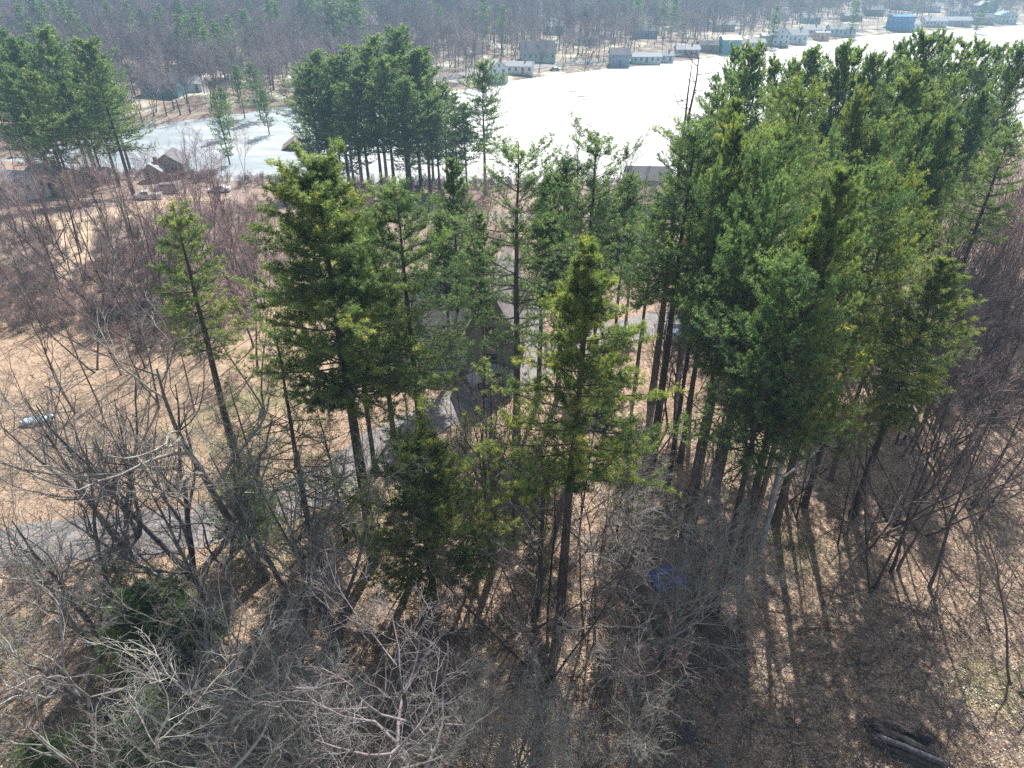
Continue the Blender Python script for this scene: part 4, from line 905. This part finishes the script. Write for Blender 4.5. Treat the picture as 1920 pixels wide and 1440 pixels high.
# ------------------------------------------------------------------ vehicles
M_TYRE = plain('tyre_rubber', (.02, .02, .02), .8, .1); M_RIM = plain('wheel_rim', (.4, .4, .42), .4, .1, 3, .6)
M_LAMP = plain('lamp_lens', (.7, .7, .65), .2, .05)
def car(label, px, py, rz, c, kind='car', L=4.5, cat='car', name='parked_car'):
    x, y = stand(px, py); t = thing(name, label, cat, (x, y, gz(x, y)+.03), rz); W = 1.8
    m = C('paint_%s' % kind+str(round(c[0]*100)), c, .3, .05)
    if kind == 'van': pr = [(-2.2, .35), (-2.25, 1.1), (-1.6, 1.25), (-1.1, 2.0), (2.1, 2.0), (2.2, 1.1), (2.2, .35)]
    elif kind == 'truck': pr = [(-2.5, .4), (-2.5, 1.0), (-1.4, 1.15), (-.9, 1.75), (.4, 1.75), (.5, 1.15), (2.5, 1.15), (2.5, .4)]
    else: pr = [(-2.2, .32), (-2.22, .75), (-1.3, .95), (-.6, 1.42), (.9, 1.45), (1.6, 1.0), (2.15, .95), (2.2, .35)]
    n = len(pr); V = []
    for yy, ins in ((-W/2, 0), (-W/2+.12, .0), (W/2-.12, 0), (W/2, 0)):
        for (a, b) in pr:
            edge = yy in (-W/2, W/2); V.append((a*(.97 if edge else 1), yy*(1-.12*max(0, b-.95)), b-(.05 if edge and b > .5 else 0)))
    F = [];
    for r_ in range(3):
        for i in range(n): F.append((r_*n+i, r_*n+(i+1) % n, (r_+1)*n+(i+1) % n, (r_+1)*n+i))
    F += [tuple(range(n))[::-1], tuple(range(3*n, 4*n))]
    me = bpy.data.meshes.new('body'); me.from_pydata(V, [], F); me.shade_flat(); me.materials.append(m); link('body', me, t)
    top = max(b for a, b in pr); xs0 = [a for a, b in pr if b > 1.3]; x0, x1 = min(xs0)-.15, max(xs0)
    for sy in (-1, 1):
        yy = sy*(W/2)*(1-.12*.3); V, F = box(x0+.25, x1-.1, yy-.03, yy+.03, top-.48, top-.12); link('side_window', mk('side_window', V, [F], M_GLASS, flat=True), t)
    i = next(i for i, (a, b) in enumerate(pr) if b > 1.3); a0, a1 = pr[i-1], pr[i]
    Vw = [(a0[0]+(a1[0]-a0[0])*q-.03, yy, a0[1]+(a1[1]-a0[1])*q+.03) for q in (.15, .9) for yy in (-.7, .7)]; me = bpy.data.meshes.new('windscreen'); me.from_pydata(Vw, [], [(0, 1, 3, 2)]); me.materials.append(M_GLASS); link('windscreen', me, t)
    for sx in (-1.4, 1.4):
        for sy in (-1, 1):
            P = np.zeros((1, 2, 3)); P[0, :, 1] = [-.11, .11]; V, F = tubes(P, np.full((1, 2), .33), 14); cp = np.arange(14)
            wh = link('wheel', mk('tyre', V, [F, cp[None, ::-1], (14+cp)[None]], M_TYRE), t, (sx, sy*(W/2-.08), .33))
            V, F = tubes(P*1.08, np.full((1, 2), .19), 10); cp = np.arange(10); link('rim', mk('rim', V, [F, cp[None, ::-1], (10+cp)[None]], M_RIM), wh)
    for sy in (-1, 1):
        V, F = box(-2.26, -2.18, sy*.6-.15, sy*.6+.15, .6, .74); link('headlight', mk('headlight', V, [F], M_LAMP, flat=True), t)
    return t
car('pale blue white car parked beside the grey house at the roadside', 922, 716, R(20), (.62, .66, .70))
car('dark blue glassed car on the driveway behind the open crowned pine', 955, 552, R(75), (.35, .42, .48))
car('pale grey pickup truck parked on the dirt track left of the cove house', 278, 374, R(12), (.55, .56, .58), 'truck', cat='truck', name='pickup_truck')
car('darker van parked right behind the grey pickup on the dirt track', 314, 362, R(5), (.25, .25, .28), 'van', cat='van', name='parked_van')
car('white car parked by the mauve bare trees below the spruce', 412, 360, R(10), (.7, .7, .72))
car('blue van shaded under the right hand grove beside the road', 1300, 640, R(5), (.10, .20, .36), 'van', cat='van', name='parked_van')
car('purplish dark car beyond the dark trunk near the right of the driveway', 1272, 520, R(-5), (.20, .14, .24))
car('white camper by the long pale building at the left edge', 20, 348, R(0), (.75, .75, .76), 'van', cat='van', name='parked_van')
for px, py, lab, c in [(1040, 132, 'dark car on the far shore road left of the tall utility pole', (.08, .08, .1)), (1268, 105, 'white car parked by the small teal waterside cottage', (.7, .7, .7)), (1480, 74, 'white car on the far road behind the steep gabled house', (.7, .7, .7)), (1660, 52, 'pale car parked left of the bright blue building', (.6, .62, .65))]:
    car(lab, px, py, R(rng.uniform(-20, 20)), c)
# yellow garden tractor: small orange machine on the dirt track
x, y = stand(140, 392); t = thing('garden_tractor', 'small orange and white machine parked on the dirt track at upper left', 'tractor', (x, y, gz(x, y)), .5)
mo = C('orange_paint', (.62, .28, .08), .4)
for nm, b in (('body', [box(-.2, 1.1, -.3, .3, .45, .95), box(-.9, -.2, -.35, .35, .4, .7)]), ('seat', [box(-.6, -.2, -.22, .22, .7, .8), box(-.68, -.58, -.22, .22, .75, 1.2)])):
    V, Fs = join(b); link(nm, mk(nm, V, Fs, mo if nm == 'body' else C(*WH), flat=True), t)
for a, r_ in ((.8, .22), (-.6, .34)):
    for sy in (-1, 1):
        P = np.zeros((1, 2, 3)); P[0, :, 1] = [-.1, .1]; V, F = tubes(P, np.full((1, 2), r_), 12); cp = np.arange(12); link('wheel', mk('wheel', V, [F, cp[None, ::-1], (12+cp)[None]], M_TYRE), t, (a, sy*.42, r_))

# rowboat with pale cover on the lawn
x, y = stand(72, 792); t = thing('rowboat', 'small rowboat under a pale blue and white cover on the tan lawn', 'boat', (x, y, gz(x, y)-.08), R(22), None, (.8, .8, .8))
u = np.linspace(-1, 1, 13); a = np.linspace(0, math.pi, 9)
wd = .62*(1-np.abs(u)**2.6)+.03; V = np.array([[(uu*1.7, ww*math.cos(q), .48-math.sin(q)*.42*(ww/.65)**.5+.10*uu*uu) for q in a] for uu, ww in zip(u, wd)]).reshape(-1, 3)
ix = np.arange(12)[:, None]*9+np.arange(8)[None]; F = np.stack([ix, ix+1, ix+10, ix+9], -1).reshape(-1, 4); link('hull', mk('hull', V, [F], C('boat_hull', (.13, .17, .22)), ), t)
V = np.array([[(uu*1.74, ww*1.06*math.cos(q), .52+math.sin(q)*.24*(ww/.65)+.10*uu*uu+.03*math.sin(uu*9+q*3)) for q in a] for uu, ww in zip(u, wd)]).reshape(-1, 3)
def tarp_mat(name, c1, c2):
    m, t_, p = mat(name); n = noise(t_, 2.2, 4, .6); r = ramp(t_, n.outputs[0], [(.42, c1), (.58, c2)]); t_.links.new(r.outputs[0], p.inputs['Base Color']); p.inputs['Roughness'].default_value = .4; bump(t_, p, n.outputs[0], .6, .1); return m
link('cover', mk('cover', V, [F], tarp_mat('boat_cover', (.20, .32, .42), (.68, .76, .80))), t)

# blue tarp over a heap under the brushy tree
x, y = stand(1250, 1085); g = np.random.default_rng(12); n_ = 21; q = np.linspace(-1, 1, n_); XX, YY = np.meshgrid(q, q)
rr = np.sqrt(XX**2+YY**2); hz = .85*np.clip(1-(rr*.95)**2.2, 0, 1)+.06*hn(XX*5, YY*5, 1.0, 3)+.03
V = np.stack([XX*1.1, YY*.9, np.maximum(hz, .03)], -1).reshape(-1, 3); ix = np.arange(n_-1)[:, None]*n_+np.arange(n_-1)[None]; F = np.stack([ix, ix+1, ix+1+n_, ix+n_], -1).reshape(-1, 4)
o = link('blue_tarp', mk('blue_tarp', V, [F], tarp_mat('blue_tarp', (.01, .05, .38), (.05, .18, .75))), None, (x, y, gz(x, y)), .3); tag(o, 'crumpled bright blue tarp over a heap inside the dense grey twiggy tree', 'tarp')
# cut stumps and a weathered pallet at the bottom edge
def stump(px, py, r, h, label):
    x, y = stand(px, py); t = thing('tree_stump', label, 'stump', (x, y, gz(x, y)), 0)
    P = np.zeros((1, 4, 3)); P[0, :, 2] = [-.1, .08, h*.6, h]; V, F = tubes(P, r*np.array([[1.35, 1.1, 1, .98]]), 14); link('bark', mk('bark', V, [F], M_BARK), t)
    V, F = tubes(np.array([[[0, 0, h-.03], [0, 0, h+.01]]]), np.full((1, 2), r*.95), 14); link('cut_face', mk('cut_face', V, [F, (14+np.arange(14))[None]], C('cut_wood', (.60, .54, .45), .8, .3), flat=True), t)
stump(616, 1362, .22, .5, 'round pale cut stump at the bottom left of centre'); stump(693, 1345, .3, .9, 'taller bluish pale stump right of the round cut stump')
x, y = stand(600, 1420); t = thing('wooden_pallet', 'weathered wooden pallet lying in the brush at the bottom edge', 'pallet', (x, y, gz(x, y)+.05), .5)
for i in range(7):
    V, F = box(-.55, .55, -.5+i*.155, -.5+i*.155+.10, .12, .145); link('plank', mk('plank', V, [F], M_DEAD, flat=True), t)
for i in range(3):
    V, F = box(-.55+i*.5, -.45+i*.5, -.5, .53, 0, .12); link('bearer', mk('bearer', V, [F], M_DEAD, flat=True), t)
# rafts and ice marks on the lake
for px, py in [(1075, 172), (1100, 186), (1090, 181)]:
    x, y = onplane(px, py, LAKE+.1); P = np.zeros((1, 4, 3)); P[0, :, 0] = [-2, -1, 1, 2]; P[0, :, 1] = rng.normal(0, .1, 4); V, F = tubes(P, np.array([[.05, .12, .1, .04]]), 6); o = link('driftwood', mk('driftwood', V, [F], M_BARKD), None, (x, y, LAKE+.2)); tag(o, 'dark stick lying on the snow of the open lake', 'driftwood', 'sticks lying on the frozen lake')

# ------------------------------------------------------------------ air
V, F = box(-1100, 1500, -60, 2100, LAKE-4, 75)
hz_ = bpy.data.meshes.new('haze'); hz_.from_pydata([tuple(v) for v in V], [], [tuple(f) for f in F])
mh = bpy.data.materials.new('haze'); mh.use_nodes = True; tn = mh.node_tree; tn.nodes.remove(tn.nodes['Principled BSDF'])
pv = tn.nodes.new('ShaderNodeVolumePrincipled'); pv.inputs['Density'].default_value = .00045; pv.inputs['Color'].default_value = (.45, .74, 1, 1); pv.inputs['Anisotropy'].default_value = .2
tn.links.new(pv.outputs[0], tn.nodes['Material Output'].inputs['Volume']); hz_.materials.append(mh)
o = link('haze', hz_); o['kind'] = 'stuff'; o['label'] = 'pale blue haze in the distant air'; o['category'] = 'haze'
print('objects', len(bpy.data.objects), 'tris', sum(len(m.loops)-2*len(m.polygons) for m in bpy.data.meshes))
